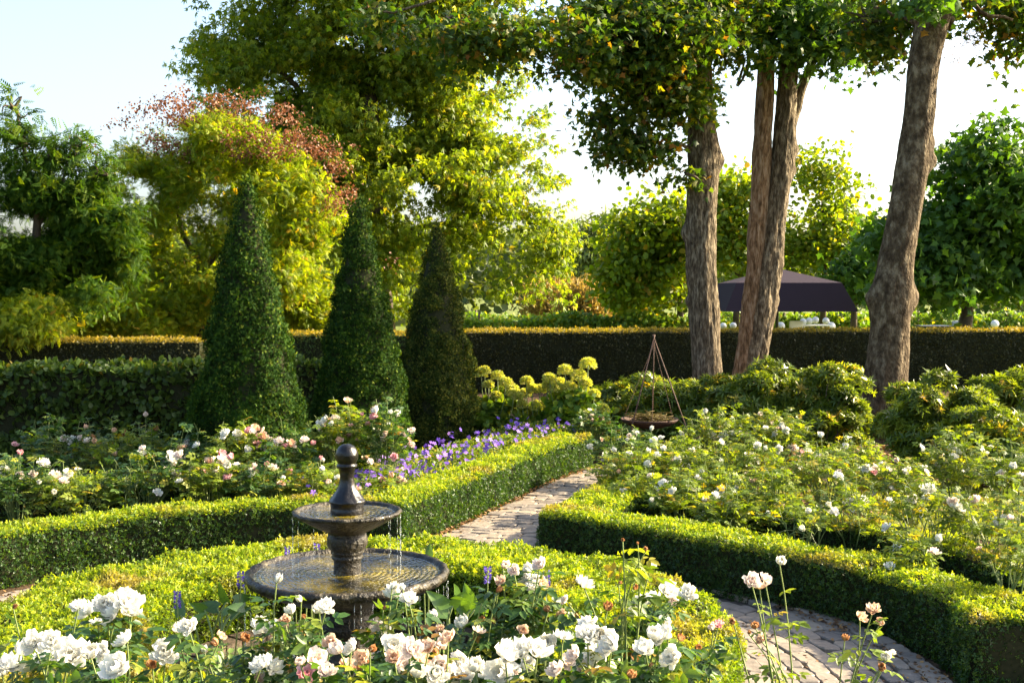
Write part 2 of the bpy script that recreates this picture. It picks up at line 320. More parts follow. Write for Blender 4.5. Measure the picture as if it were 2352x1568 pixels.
# ------------------------------------------------------------------ clipped hedges
def resample(P, step):
    P = np.array(P, float); d = np.r_[0, np.cumsum(np.linalg.norm(np.diff(P, axis=0), axis=1))]
    n = max(2, int(d[-1]/step)+1); t = np.linspace(0, d[-1], n); return np.stack([np.interp(t, d, P[:,0]), np.interp(t, d, P[:,1])], 1)
def hedge(name, label, cat, F, B, h, mat, tpl=SHOOT, size=.022, dens=2500, topmat=None, seed=1, closed=False, lump=.035, backd=.4, kind=None, group=None, sidesz=1.0, frizz=.03, fade=None):
    rng = np.random.default_rng(seed)
    n = max(len(F), len(B)) if closed else 40
    F = np.array(F, float); B = np.array(B, float)
    if not closed:
        def rs(P):
            d = np.r_[0, np.cumsum(np.linalg.norm(np.diff(P, axis=0), axis=1))]; t = np.linspace(0, d[-1], n); return np.stack([np.interp(t, d, P[:,0]), np.interp(t, d, P[:,1])], 1)
        F, B = rs(F), rs(B)
    c = np.r_[F, B].mean(0); root = empty(name, (c[0], c[1], 0), label, cat, group)
    if kind: root['kind'] = kind
    # core
    V, Fc = [], []; ins = .045
    m = len(F); rng2 = np.random.default_rng(seed+99)
    for i in range(m):
        u = unit((B[i]-F[i])[None])[0]*ins
        f, b = F[i]+u, B[i]-u
        for x, y, z in ((f[0],f[1],0),(f[0],f[1],h-ins-.01),(b[0],b[1],h-ins-.01),(b[0],b[1],0)):
            V.append((x+rng2.normal()*.006, y+rng2.normal()*.006, z+(rng2.normal()*.006 if z else 0)))
    for i in range(m if closed else m-1):
        j = (i+1) % m
        for k in range(3): Fc.append((4*i+k, 4*j+k, 4*j+k+1, 4*i+k+1))
    if not closed: Fc.append((0,1,2,3)); Fc.append((4*m-4,4*m-3,4*m-2,4*m-1)[::-1])
    obj('interior', pymesh('interior', V, Fc, M['core'], smooth=False), root)
    # patches
    patches = []
    for i in range(m if closed else m-1):
        j = (i+1) % m
        f0, f1, b0, b1 = F[i], F[j], B[i], B[j]
        nf = unit(np.array([[ (f0-b0)[0], (f0-b0)[1], 0 ]]))[0]
        patches.append(((*f0,0),(*f1,0),(*f1,h),(*f0,h), nf, 1, 0))
        patches.append(((*b0,0),(*b1,0),(*b1,h),(*b0,h), -nf, backd, 0))
        patches.append(((*f0,h),(*f1,h),(*b1,h),(*b0,h), np.array([0,0,1.]), 1.15, 1))
    if not closed:
        e = unit(np.array([[*(F[0]-F[1]),0]]))[0]; patches.append(((*F[0],0),(*B[0],0),(*B[0],h),(*F[0],h), e, 1, 0))
        e = unit(np.array([[*(F[-1]-F[-2]),0]]))[0]; patches.append(((*F[-1],0),(*B[-1],0),(*B[-1],h),(*F[-1],h), e, 1, 0))
    A = np.array([np.linalg.norm(np.cross(np.subtract(p[1],p[0]), np.subtract(p[3],p[0])))*p[5] for p in patches])
    N = int(A.sum()*dens); idx = rng.choice(len(patches), N, p=A/A.sum())
    Q = np.array([[p[0],p[1],p[2],p[3]] for p in patches])[idx]; NR = np.array([p[4] for p in patches])[idx]; top = np.array([p[6] for p in patches])[idx]
    u, v = rng.random(N)[:,None], rng.random(N)[:,None]
    P = Q[:,0]*(1-u)*(1-v)+Q[:,1]*u*(1-v)+Q[:,2]*u*v+Q[:,3]*(1-u)*v
    lum = (vn(P, 4.5, seed)-.5)*2*lump + (vn(P, 14, seed+1)-.5)*lump
    edge = np.where(top > 0, np.maximum(0, .12-np.minimum(v[:,0], 1-v[:,0]))*.25, np.maximum(0, v[:,0]-.9)*.35)
    P = P + NR*(lum - edge + rng.uniform(-1, .35, N)*frizz)[:,None]
    up = np.array([0,0,1.])
    ax = NR*.55 + up*np.where(top > 0, .3, .45)[:,None] + rv(rng, N)*1.1
    nm = NR*.9 + rv(rng, N)*.9 + up*.2
    S = size*rng.uniform(.7, 1.3, N)*np.where(top > 0, 1, sidesz)
    cl = np.clip(vn(P, 7, seed+3)*1.3-.15, 0, 1)
    rnd = np.clip(rng.random(N)*.8 + top*.2, 0, 1)  # tops skew lighter: young tips plus sunlight painted into the tone
    L = Leaves()
    if topmat is None: L.add(tpl, P, frames(ax, nm), S, rnd, cl); mats = [mat]
    else:
        # top tone, part new growth, part painted sunlight, laps over the shoulder
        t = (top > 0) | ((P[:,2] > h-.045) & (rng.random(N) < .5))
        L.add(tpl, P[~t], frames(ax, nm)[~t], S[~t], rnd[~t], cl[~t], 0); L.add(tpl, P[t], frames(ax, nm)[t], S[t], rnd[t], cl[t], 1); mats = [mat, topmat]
    # stray shoots standing proud of the clipped top
    tt = np.where(top > 0)[0]; tt = rng.choice(tt, max(1, len(tt)//22)); Pk = P[tt].copy(); Pk[:,2] += rng.uniform(.008, .04, len(tt))
    L.add(tpl, Pk, frames(up + rv(rng, len(tt))*.5, rv(rng, len(tt))+.01), size*1.1, rng.uniform(.6,1,len(tt)), rng.uniform(.6,1,len(tt)), len(mats)-1)
    obj('foliage', L.mesh('foliage', mats), root); return root
BH = .475
# round hedge about the fountain
hedge('box_hedge', 'round wide clipped box hedge encircling the stone fountain', 'hedge', circ(2.38, 90), circ(1.30, 90), BH, M['box'], size=.0195, dens=5200, seed=11, closed=True, backd=1, frizz=.035, lump=.05)
# left bed
a0 = [math.atan2(y-FC[1], x-FC[0]) for x, y in ((-1.05,11.29),)][0]
arcL = [(FC[0]+(4.02+.1*t)*math.cos(a), FC[1]+(4.02+.1*t)*math.sin(a)) for t in np.linspace(0, 1, 24) for a in [PI*1.02*t + (1-t)*(PI/2-.0)]]
def offset(P, d):
    P = np.array(P, float); o = []
    for i in range(len(P)):
        t = P[min(i+1, len(P)-1)] - P[max(i-1, 0)]; t = t/np.linalg.norm(t); o.append(P[i] + d*np.array([-t[1], t[0]]))
    return o
hedge('box_hedge', 'curved low box hedge in front of the rose bed on the left, behind the fountain', 'hedge', arcL, [(FC[0]+(4.52)*math.cos(a), FC[1]+4.52*math.sin(a)) for a in np.linspace(PI/2, PI*1.02, 24)], BH, M['boxshade'], topmat=M['box'], size=.020, dens=4300, seed=12)
hedge('box_hedge', 'straight low box hedge with a sunlit side between the path and the violet flowers', 'hedge', LARM, offset(LARM, .52), BH, M['boxshade'], topmat=M['box'], size=.020, dens=4600, seed=13)
hedge('box_hedge', 'low inner box hedge half hidden among the pink roses on the left', 'hedge', [(-7.5,12.45),(-3.0,12.35),(-2.2,12.35)], [(-7.5,12.85),(-3.0,12.75),(-2.2,12.75)], BH+.03, M['boxshade'], topmat=M['box'], size=.023, dens=2600, seed=14)
# right bed
RF = [G(px, py, BH)[:2] for px, py in ((1236,1177),(1320,1184),(1416,1197),(1520,1214),(1632,1237),(1760,1258),(1882,1281),(1965,1300),(2040,1321),(2110,1346),(2175,1371),(2233,1416))]
RB = [FC + (np.array(p)-FC)*(1+.5/np.linalg.norm(np.array(p)-FC)) for p in RF]
hedge('box_hedge', 'long curved low box hedge with a shaded face right of the stone path', 'hedge', RF, RB, BH, M['boxshade'], topmat=M['box'], size=.0185, dens=5200, seed=15, backd=.6)
hedge('box_hedge', 'wide low box hedge right of the path that leads away behind the fountain', 'hedge', RARM, offset(RARM, -.62), BH-.005, M['boxshade'], topmat=M['box'], size=.020, dens=4000, seed=16)
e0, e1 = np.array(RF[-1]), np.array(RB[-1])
hedge('box_hedge', 'dark end of the low box hedge in the bottom right corner of the garden', 'hedge', [e0+(.06,.02), e0+(1.2,-.02), e0+(3.2,-.1)], [e0+(.45,.55), e0+(1.3,.5), e0+(3.2,.42)], BH-.004, M['boxshade'], topmat=M['box'], size=.0185, dens=5000, seed=17)
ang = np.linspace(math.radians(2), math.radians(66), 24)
hedge('box_hedge', 'inner curved box hedge in shade behind the white rose stems on the right', 'hedge', [(FC[0]+4.85*math.cos(a), FC[1]+4.85*math.sin(a)) for a in ang], [(FC[0]+5.3*math.cos(a), FC[1]+5.3*math.sin(a)) for a in ang], BH, M['boxshade'], topmat=M['box'], size=.023, dens=2400, seed=18)
# tall hedges
def tall(label, x0, y0, x1, y1, h, seed, mat=None, tpl=YEW, size=.06, dens=800, depth=.9, topmat=None, lump=.04, name='tall_hedge'):
    return hedge(name, label, 'hedge', [(x0,y0),(x1,y1)], [(x0,y0+depth),(x1,y1+depth)], h, mat or M['hedge'], tpl=tpl, size=size, dens=dens, seed=seed, lump=lump, topmat=topmat, frizz=.05)
pa, pb = W(1040,747,29.0), W(2500,760,30.0)
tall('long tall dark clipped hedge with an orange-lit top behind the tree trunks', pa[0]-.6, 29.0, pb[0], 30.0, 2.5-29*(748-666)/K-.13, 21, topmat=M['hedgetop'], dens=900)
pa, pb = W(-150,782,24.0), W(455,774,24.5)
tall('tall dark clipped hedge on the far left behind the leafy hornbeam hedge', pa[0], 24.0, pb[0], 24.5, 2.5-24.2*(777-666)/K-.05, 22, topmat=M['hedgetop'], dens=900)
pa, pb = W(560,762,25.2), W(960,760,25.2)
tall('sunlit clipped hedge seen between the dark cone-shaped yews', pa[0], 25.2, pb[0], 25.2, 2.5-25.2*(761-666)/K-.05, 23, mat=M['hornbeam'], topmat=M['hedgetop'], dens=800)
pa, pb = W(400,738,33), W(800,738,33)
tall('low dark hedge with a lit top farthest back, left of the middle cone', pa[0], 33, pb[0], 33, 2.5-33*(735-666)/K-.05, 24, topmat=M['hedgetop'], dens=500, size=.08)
pa, pb = W(-150,846,16.2), W(452,836,16.4)
tall('leafy hornbeam hedge with broad leaves left of the cone-shaped yews', pa[0], 16.2, pb[0], 16.4, 2.5-16.3*(842-666)/K-.05, 25, mat=M['hornbeam'], tpl=ROUND, size=.09, dens=700, depth=.8, lump=.10, name='hornbeam_hedge')
pa, pb = W(640,850,17.9), W(760,850,18.3)
tall('short stretch of pale leafy hedge between the first and second cone', pa[0]-.5, 17.9, pb[0]+.2, 18.3, 2.5-18*(835-666)/K, 26, mat=M['hornbeam'], tpl=ROUND, size=.075, dens=700, depth=.6, lump=.10, name='hornbeam_hedge')
# ------------------------------------------------------------------ yew cones
def cone(label, px, Y, tip_py, hw_px, ref_py, mat, seed):
    rng = np.random.default_rng(seed); c = W(px, 900, Y); h = W(px, tip_py, Y)[2]; zr = W(px, ref_py, Y)[2]; rr = hw_px*Y/K
    prof = lambda t: (1-t)**.80*(1+.10*np.sin(t*PI))                # t = height fraction
    R0 = rr/prof(zr/h)
    root = empty('yew_cone', (c[0], Y, 0), label, 'topiary', 'clipped yew cones in a row')
    V, F = lathe([(max(.0, R0*prof(t)*.93-.02), h*t*.985) for t in np.linspace(0, 1, 24)], (c[0], Y), 24); obj('interior', pymesh('interior', V, F, M['core']), root)
    V, F = [], []; tube(V, F, [(c[0],Y,0),(c[0],Y,h*.8)], [.06,.02], 8); obj('trunk', pymesh('trunk', V, F, M['twig']), root)
    N = 66000; t = 1-np.sqrt(rng.random(N)); t = np.clip(t*1.0, 0, .999); a = rng.uniform(0, 2*PI, N)
    r = R0*prof(t); er = np.stack([np.cos(a), np.sin(a), np.zeros(N)], 1); nr = unit(er + np.array([0,0,R0/h*1.1]))
    P = np.stack([c[0]+r*np.cos(a), Y+r*np.sin(a), h*t], 1)
    P += nr*((vn(P, 3.0, seed)-.5)*.12 + (vn(P, 8, seed+1)-.5)*.15 + rng.uniform(-.08, .015, N))[:,None]
    ax = nr*.35 + np.array([0,0,.6]) + rv(rng, N)*.8
    L = Leaves(); L.add(YEW, P, frames(ax, nr+rv(rng, N)*.55), .046*rng.uniform(.6,1.35,N), rng.random(N), np.clip(vn(P, 5, seed+2)*1.4-.2,0,1))
    obj('foliage', L.mesh('foliage', mat), root)
cone('dark green clipped yew cone nearest the left hedge, largest of the three', 572, 13.9, 398, 123, 960, M['yew'], 31)
cone('middle clipped yew cone, dark with its right flank in sunlight', 828, 16.4, 448, 104, 960, M['yew'], 32)
cone('slightly bronze clipped yew cone at the right end of the three', 1003, 19.0, 506, 97, 960, M['yewbrown'], 33)
# ------------------------------------------------------------------ fountain
M['wetblack'] = solid('wet_black_stone', [(.35,(.003,.003,.003)),(.62,(.008,.006,.005)),(.85,(.04,.02,.012))], scale=7, rough=.32, bump=.6, bscale=18, spec=.35, coat=.15)
M['wetstone'] = solid('mossy_stone', [(.3,(.004,.003,.002)),(.48,(.013,.009,.004)),(.6,(.045,.034,.016)),(.74,(.22,.19,.13))], scale=9, rough=.5, bump=1.0, bscale=45, spec=.35, coat=.12)
def watermat(name, col, sc=14, st=.6, drop=None):
    m, nt, out = newmat(name); L = nt.links
    p = nt.nodes.new('ShaderNodeBsdfPrincipled'); p.inputs['Base Color'].default_value = (*col, 1); p.inputs['Roughness'].default_value = .04; p.inputs['IOR'].default_value = 1.33; p.inputs['Specular IOR Level'].default_value = .9; p.inputs['Transmission Weight'].default_value = .3
    tc = nt.nodes.new('ShaderNodeTexCoord'); w = nt.nodes.new('ShaderNodeTexWave'); w.wave_type = 'RINGS'; w.rings_direction = 'Z'; w.inputs['Scale'].default_value = 9; w.inputs['Distortion'].default_value = 5; w.inputs['Detail'].default_value = 3; w.inputs['Detail Scale'].default_value = 3
    no = nt.nodes.new('ShaderNodeTexNoise'); no.inputs['Scale'].default_value = sc; no.inputs['Detail'].default_value = 4; no.inputs['Distortion'].default_value = .8
    L.new(tc.outputs['Object'], w.inputs['Vector']); L.new(tc.outputs['Object'], no.inputs['Vector'])
    ad = nt.nodes.new('ShaderNodeMath'); ad.operation = 'MULTIPLY_ADD'; L.new(w.outputs['Fac'], ad.inputs[0]); ad.inputs[1].default_value = .35; L.new(no.outputs[0], ad.inputs[2])
    b = nt.nodes.new('ShaderNodeBump'); b.inputs['Strength'].default_value = st; b.inputs['Distance'].default_value = .02; L.new(ad.outputs[0], b.inputs['Height']); L.new(b.outputs[0], p.inputs['Normal']); L.new(p.outputs[0], out.inputs[0])
    n3 = nt.nodes.new('ShaderNodeTexNoise'); n3.inputs['Scale'].default_value = 3.2; n3.inputs['Detail'].default_value = 3; L.new(tc.outputs['Object'], n3.inputs['Vector'])
    L.new(ramp(nt, n3.outputs[0], [(.42, (.006,.006,.003)), (.56, col), (.70, tuple(c*3.2 for c in col))]), p.inputs['Base Color']); return m
M['water1'] = watermat('bowl_water', (.12,.09,.005), 13, .8); M['water2'] = watermat('pond_water', (.02,.025,.01), 8, .3)
fr = empty('fountain', (FC[0], FC[1], 0), 'two-tier round stone fountain with a wet black ball finial inside the round hedge', 'fountain')
K1 = .001075
prof = [(0,1.549),(.025,1.546),(.048,1.532),(.064,1.508),(.071,1.48),(.068,1.452),(.058,1.432),(.053,1.424),(.062,1.42),(.066,1.411),(.061,1.402),(.051,1.396),(.047,1.375),(.044,1.35),(.046,1.32),(.052,1.29),(.064,1.262),(.083,1.236),(.098,1.214),(.106,1.203),(.113,1.196),(.113,1.184),(.104,1.178),(.101,1.15),(.103,1.146),(.104,1.09),(0,1.09)]
V, F = lathe(prof, FC, 64, flute=lambda z, a: (.035*abs(math.cos(a*4)) - .02) if 1.2 < z < 1.30 else 0); obj('finial', pymesh('finial', V, F, M['wetblack']), fr)
prof = [(.10,1.088),(.22,1.088),(.275,1.096),(.300,1.112),(.312,1.132),(.325,1.138),(.334,1.134),(.338,1.124),(.331,1.112),(.305,1.102),(.27,1.08),(.22,1.05),(.17,1.024),(.135,1.008),(.118,1.0),(.112,.99),(.117,.984)]
V, F = lathe(prof, FC, 96, flute=lambda z, a: .012*math.sin(a*20) if z > 1.1 else (.02*abs(math.sin(a*6)) if z < 1.09 else 0)); obj('upper_bowl', pymesh('upper_bowl', V, F, M['wetstone']), fr)
prof = [(.105,1.0),(.112,.99),(.117,.978),(.123,.960),(.125,.94),(.122,.918),(.112,.898),(.100,.886),(.103,.88),(.103,.870),(.094,.864),(.094,.852),(.100,.846),(.098,.836),(.086,.828),(.084,.80),(.086,.72),(.086,.70)]
V, F = lathe(prof, FC, 96, flute=lambda z, a: .022*abs(math.sin(a*9)) if .89 < z < .98 else 0); obj('baluster', pymesh('baluster', V, F, M['wetstone']), fr)
prof = [(.08,.70),(.42,.705),(.53,.715),(.572,.735),(.585,.756),(.598,.766),(.612,.766),(.626,.756),(.630,.735),(.622,.715),(.60,.70),(.55,.675),(.47,.64),(.36,.60),(.26,.575),(.19,.56),(.16,.54),(.155,.50),(.17,.46),(.20,.44),(.20,.40),(.16,.37),(.14,.30),(.16,.22),(.24,.18),(.26,.12),(.26,.02),(0,.02)]
V, F = lathe(prof, FC, 128, flute=lambda z, a: .010*math.sin(a*28)*(z > .7) + (.014*abs(math.sin(a*9)) if .58 < z < .7 else 0)); lb = obj('lower_bowl', pymesh('lower_bowl', V, F, M['wetstone']), fr)
def disc(name, r0, r1, z, mat, parent, n=96):
    V, F = lathe([(r0, z), (r1, z)], FC, n)
    return obj(name, pymesh(name, V, F, mat), parent)
disc('water', .100, .306, 1.116, M['water1'], fr); disc('water', .085, .580, .742, M['water1'], fr)
gm, nt, out = newmat('falling_water'); gl = nt.nodes.new('ShaderNodeBsdfPrincipled'); gl.inputs['Base Color'].default_value = (.9,.95,1,1); gl.inputs['Roughness'].default_value = .1; gl.inputs['Transmission Weight'].default_value = .85; gl.inputs['IOR'].default_value = 1.33; nt.links.new(gl.outputs[0], out.inputs[0]); M['drip'] = gm
rng = random.Random(4); V, F = [], []
def drip(r, a, z0, z1, w):
    x, y = FC[0]+r*math.cos(a), FC[1]+r*math.sin(a); z = z0
    while z > z1:                                                  # broken thread of drops
        l = rng.uniform(.015, .06); tube(V, F, [(x,y,z),(x+rng.uniform(-.002,.002),y,max(z1,z-l*.5)),(x,y,max(z1-.001,z-l))], [w*.4,w,w*.3], 5); z -= l + rng.uniform(.004, .03)
for a in [-.05,-.13,-.3,-.55,-2.8,-2.95,-2.5,.3,.8,2.4,1.6]: drip(.336, a, 1.11, .745, .0022)
for i in range(26): drip(.628, rng.uniform(-PI, 0) if i < 26 else rng.uniform(0, PI), .70, .13, .0024)
obj('falling_water', pymesh('falling_water', V, F, M['drip']), fr)
# pond with a brick rim
M['brick'] = solid('brick_rim', [(.35,(.035,.028,.014)),(.55,(.07,.045,.025)),(.75,(.13,.085,.05))], scale=9, rough=.75, bump=.6, bscale=40)
pr = empty('pond', (FC[0], FC[1], 0), 'round dark pond with a brick rim under the fountain bowl', 'pond')
V, F = [], []; nb = 46
for i in range(nb):
    a, b = 2*PI*i/nb+.006, 2*PI*(i+1)/nb-.006; q = len(V)
    for z in (0, .12):
        for r, t in ((1.04,a),(1.04,b),(1.21,b),(1.21,a)): V.append((FC[0]+r*math.cos(t), FC[1]+r*math.sin(t), z+(.003*(i%3) if z else 0)))
    F += [(q+4,q+5,q+6,q+7),(q,q+1,q+5,q+4),(q+1,q+2,q+6,q+5),(q+2,q+3,q+7,q+6),(q+3,q,q+4,q+7)]
obj('brick_rim', pymesh('brick_rim', V, F, M['brick'], smooth=False), pr)
disc('water', .0, 1.05, .09, M['water2'], pr)
# pickerel weed in the pond
def pickerel(label, px, py, Y, leaves, spikes, seed):
    rng = np.random.default_rng(seed); c = W(px, py, Y); root = empty('pickerel_weed', (c[0], c[1], .12), label, 'pond plant', 'flowering pond plants round the fountain')
    V, F = [], []; L = Leaves(); P, A, N, S = [], [], [], []
    for lx, ly, size, ang in leaves:
        tip = W(lx, ly, Y+rng.uniform(-.1,.1)); b = np.array([c[0]+rng.normal()*.05, c[1]+rng.normal()*.05, .1])
        pts = bez(b, np.array([b[0], b[1], tip[2]*.7]), tip, 6); tube(V, F, pts, .006, 5)
        ax = np.array([math.cos(ang), rng.normal()*.4, math.sin(ang)]); P.append(tip); A.append(ax); N.append(np.array([rng.normal()*.5, -.8, .5])); S.append(size)
    me = pymesh('stems', V, F, M['stem']); obj('stems', me, root)
    big = T([(0,0,0),(.22,-.12,.02),(.30,.12,.05),(.25,.5,.04),(.10,.85,0),(0,1.02,-.06),(-.10,.85,0),(-.25,.5,.04),(-.30,.12,.05),(-.22,-.12,.02),(0,.5,-.02)], [(0,1,2,10),(10,2,3,4),(10,4,5),(10,5,6),(10,6,7,8),(0,10,8,9)])
    for p, a, n, s in zip(P, A, N, S):
        l = Leaves(); l.add(big, np.array([p]), frames(np.array([a]), np.array([n])), np.array([s]), rng.random(1)); obj('leaf', l.mesh('leaf', M['pond']), root)
    for sx, sy in spikes:
        tip = W(sx, sy, Y+.02); V, F = [], []; tube(V, F, [np.array([c[0]+(tip[0]-c[0])*.7, c[1], .1]), tip+(0,0,-.12), tip], [.005,.004,.003], 5)
        l = Leaves(); n = 90; h = rng.random(n); a = rng.uniform(0, 2*PI, n); er = np.stack([np.cos(a), np.sin(a), np.zeros(n)], 1)
        l.add(QUAD, tip + er*.009 + np.stack([np.zeros(n)]*2+[-.10*h], 1), frames(er+(0,0,.5), rv(rng, n)), .018, rng.random(n)); o = obj('flower_spike', l.mesh('flower_spike', M['spike']), root)
        obj('flower_stem', pymesh('flower_stem', V, F, M['stem']), root)
pickerel('pond plant with upright leaves and violet spikes left of the fountain bowl', 480, 1420, 6.95, [(415,1412,.12,1.75),(520,1382,.13,1.9),(540,1378,.12,.1),(500,1395,.13,3.0),(470,1400,.10,2.6),(530,1410,.12,.3),(445,1425,.09,.6),(560,1395,.1,2.9),(510,1408,.09,.5)], [(552,1312),(407,1358)], 51)
pickerel('pond plant with broad folded leaves at the right of the fountain bowl', 1030, 1400, 6.85, [(1030,1400,.17,2.4),(1060,1405,.16,1.3),(1050,1370,.11,1.7),(1040,1390,.10,.9),(1085,1395,.15,1.9),(1090,1400,.13,.4),(1025,1410,.12,3.0),(1075,1410,.14,2.2),(1110,1410,.10,1.4)], [(1120,1303),(1256,1312)], 52)
pickerel('small pond plant with pale violet spikes behind the fountain bowl', 690, 1290, 8.25, [(650,1290,.08,1.8),(700,1290,.08,1.2),(720,1288,.07,2.0)], [(660,1256),(728,1248)], 53)
pickerel('single tall pale leaf plant behind the right rim of the fountain bowl', 985, 1310, 8.1, [(986,1278,.10,1.6),(970,1290,.09,3.0),(1000,1295,.08,.6)], [], 54)
# ------------------------------------------------------------------ roses
def petals(rings, seed, lo=False):
    rng = np.random.default_rng(seed); V, F, Rn = [], [], []; nu, nv = (3, 3) if lo else (4, 4)
    for (n, r0, length, width, tilt, curl) in rings:
        off = rng.uniform(0, 6.28)
        for k in range(n):
            a = off + 2*PI*k/n + rng.normal()*.12; t0 = tilt + rng.normal()*.12; ln = length*rng.uniform(.85,1.12); wd = width*rng.uniform(.85,1.15); q = rng.random(); b = len(V)
            for j in range(nv):
                v = j/(nv-1); th = t0 + curl*v*v; d = np.array([math.cos(th), math.sin(th)])*ln*v      # outwards, up
                wv = wd*math.sin((.12+.62*v)*PI)**.7*(1 if v < .95 else .8)
                for i in range(nu):
                    u = i/(nu-1)*2-1; x = r0 + d[0]; y = u*wv*.5; z = d[1] + abs(u)**2*ln*.22*(.4+v) + rng.normal()*.03*ln*v
                    x -= abs(u)**2*ln*.10*v
                    V.append((x*math.cos(a)-y*math.sin(a), x*math.sin(a)+y*math.cos(a), z)); Rn.append(q*.6+.4*v)
            for j in range(nv-1):
                for i in range(nu-1): F.append((b+j*nu+i, b+j*nu+i+1, b+(j+1)*nu+i+1, b+(j+1)*nu+i))
    return V, F, Rn
SHAPES = [([(6,.10,.92,.85,.12,.35),(5,.08,.72,.7,.55,.5),(4,.05,.5,.5,.95,.4)], True), ([(7,.08,.95,.75,.0,.3),(6,.07,.8,.7,.35,.5),(5,.05,.6,.55,.75,.6),(4,.03,.4,.4,1.1,.5)], True), ([(5,.05,.9,.95,.55,.5),(5,.05,.8,.8,.9,.4),(4,.03,.6,.6,1.15,.3)], False), ([(5,.03,.85,.6,1.1,.35),(4,.02,.7,.5,1.3,.2)], False)]
BL = {}
def bloom_mesh(shape, colr, lo):
    key = (shape, colr, lo)
    if key in BL: return BL[key]
    rings, st = SHAPES[shape]; V, F, Rn = petals(rings, 100+shape, lo); mi = [0]*len(F)
    if st and not lo:
        rng = np.random.default_rng(3)
        for i in range(14):
            a, r = rng.uniform(0,6.28), rng.uniform(.02,.14); b = len(V); x, y, z = r*math.cos(a), r*math.sin(a), .26+rng.uniform(-.04,.04)
            for dx, dy, dz in ((.03,0,0),(-.015,.026,0),(-.015,-.026,0),(0,0,.05)): V.append((x+dx, y+dy, z+dz)); Rn.append(.5)
            for f in ((0,1,3),(1,2,3),(2,0,3)): F.append(tuple(b+i for i in f)); mi.append(1)
    b = len(V)                                                     # green calyx
    for i in range(5): a = i*2*PI/5; V.append((.12*math.cos(a), .12*math.sin(a), 0)); Rn.append(.5)
    V.append((0,0,-.22)); Rn.append(.5)
    for i in range(5): F.append((b+i, b+5, b+(i+1)%5)); mi.append(2)
    me = pymesh('bloom', V, F, [M[colr], M['stamen'], M['stem']], mi=mi)
    a = me.attributes.new('rnd', 'FLOAT', 'POINT'); a.data.foreach_set('value', np.array(Rn, np.float32)); BL[key] = me; return me
CN = {'w':'white','b':'blush','p':'pink','a':'apricot','f':'faded'}
def place_bloom(root, p, c, size, rng, lo, name='rose_bloom', face=None):
    shp = rng.choice([0,1,1,2]) if c != 'f' else rng.choice([2,3])
    if c == 'u': c, shp, size = 'w', 3, size*.7
    o = bpy.data.objects.new(name, bloom_mesh(int(shp), CN[c], lo)); d = Vector(face if face is not None else (rng.normal()*.5, -.55+rng.normal()*.35, .75)).normalized()
    o.rotation_euler = (d.to_track_quat('Z','Y')).to_euler(); o.rotation_euler.rotate_axis('Z', rng.uniform(0, 6.28))
    o.location = Vector([float(v) for v in p]) - root.location; s = size*rng.uniform(.8, 1.15)*.5*(1 if c == 'w' or lo else .84); o.scale = (s, s, s*rng.uniform(.85,1.1)); put(o, root)
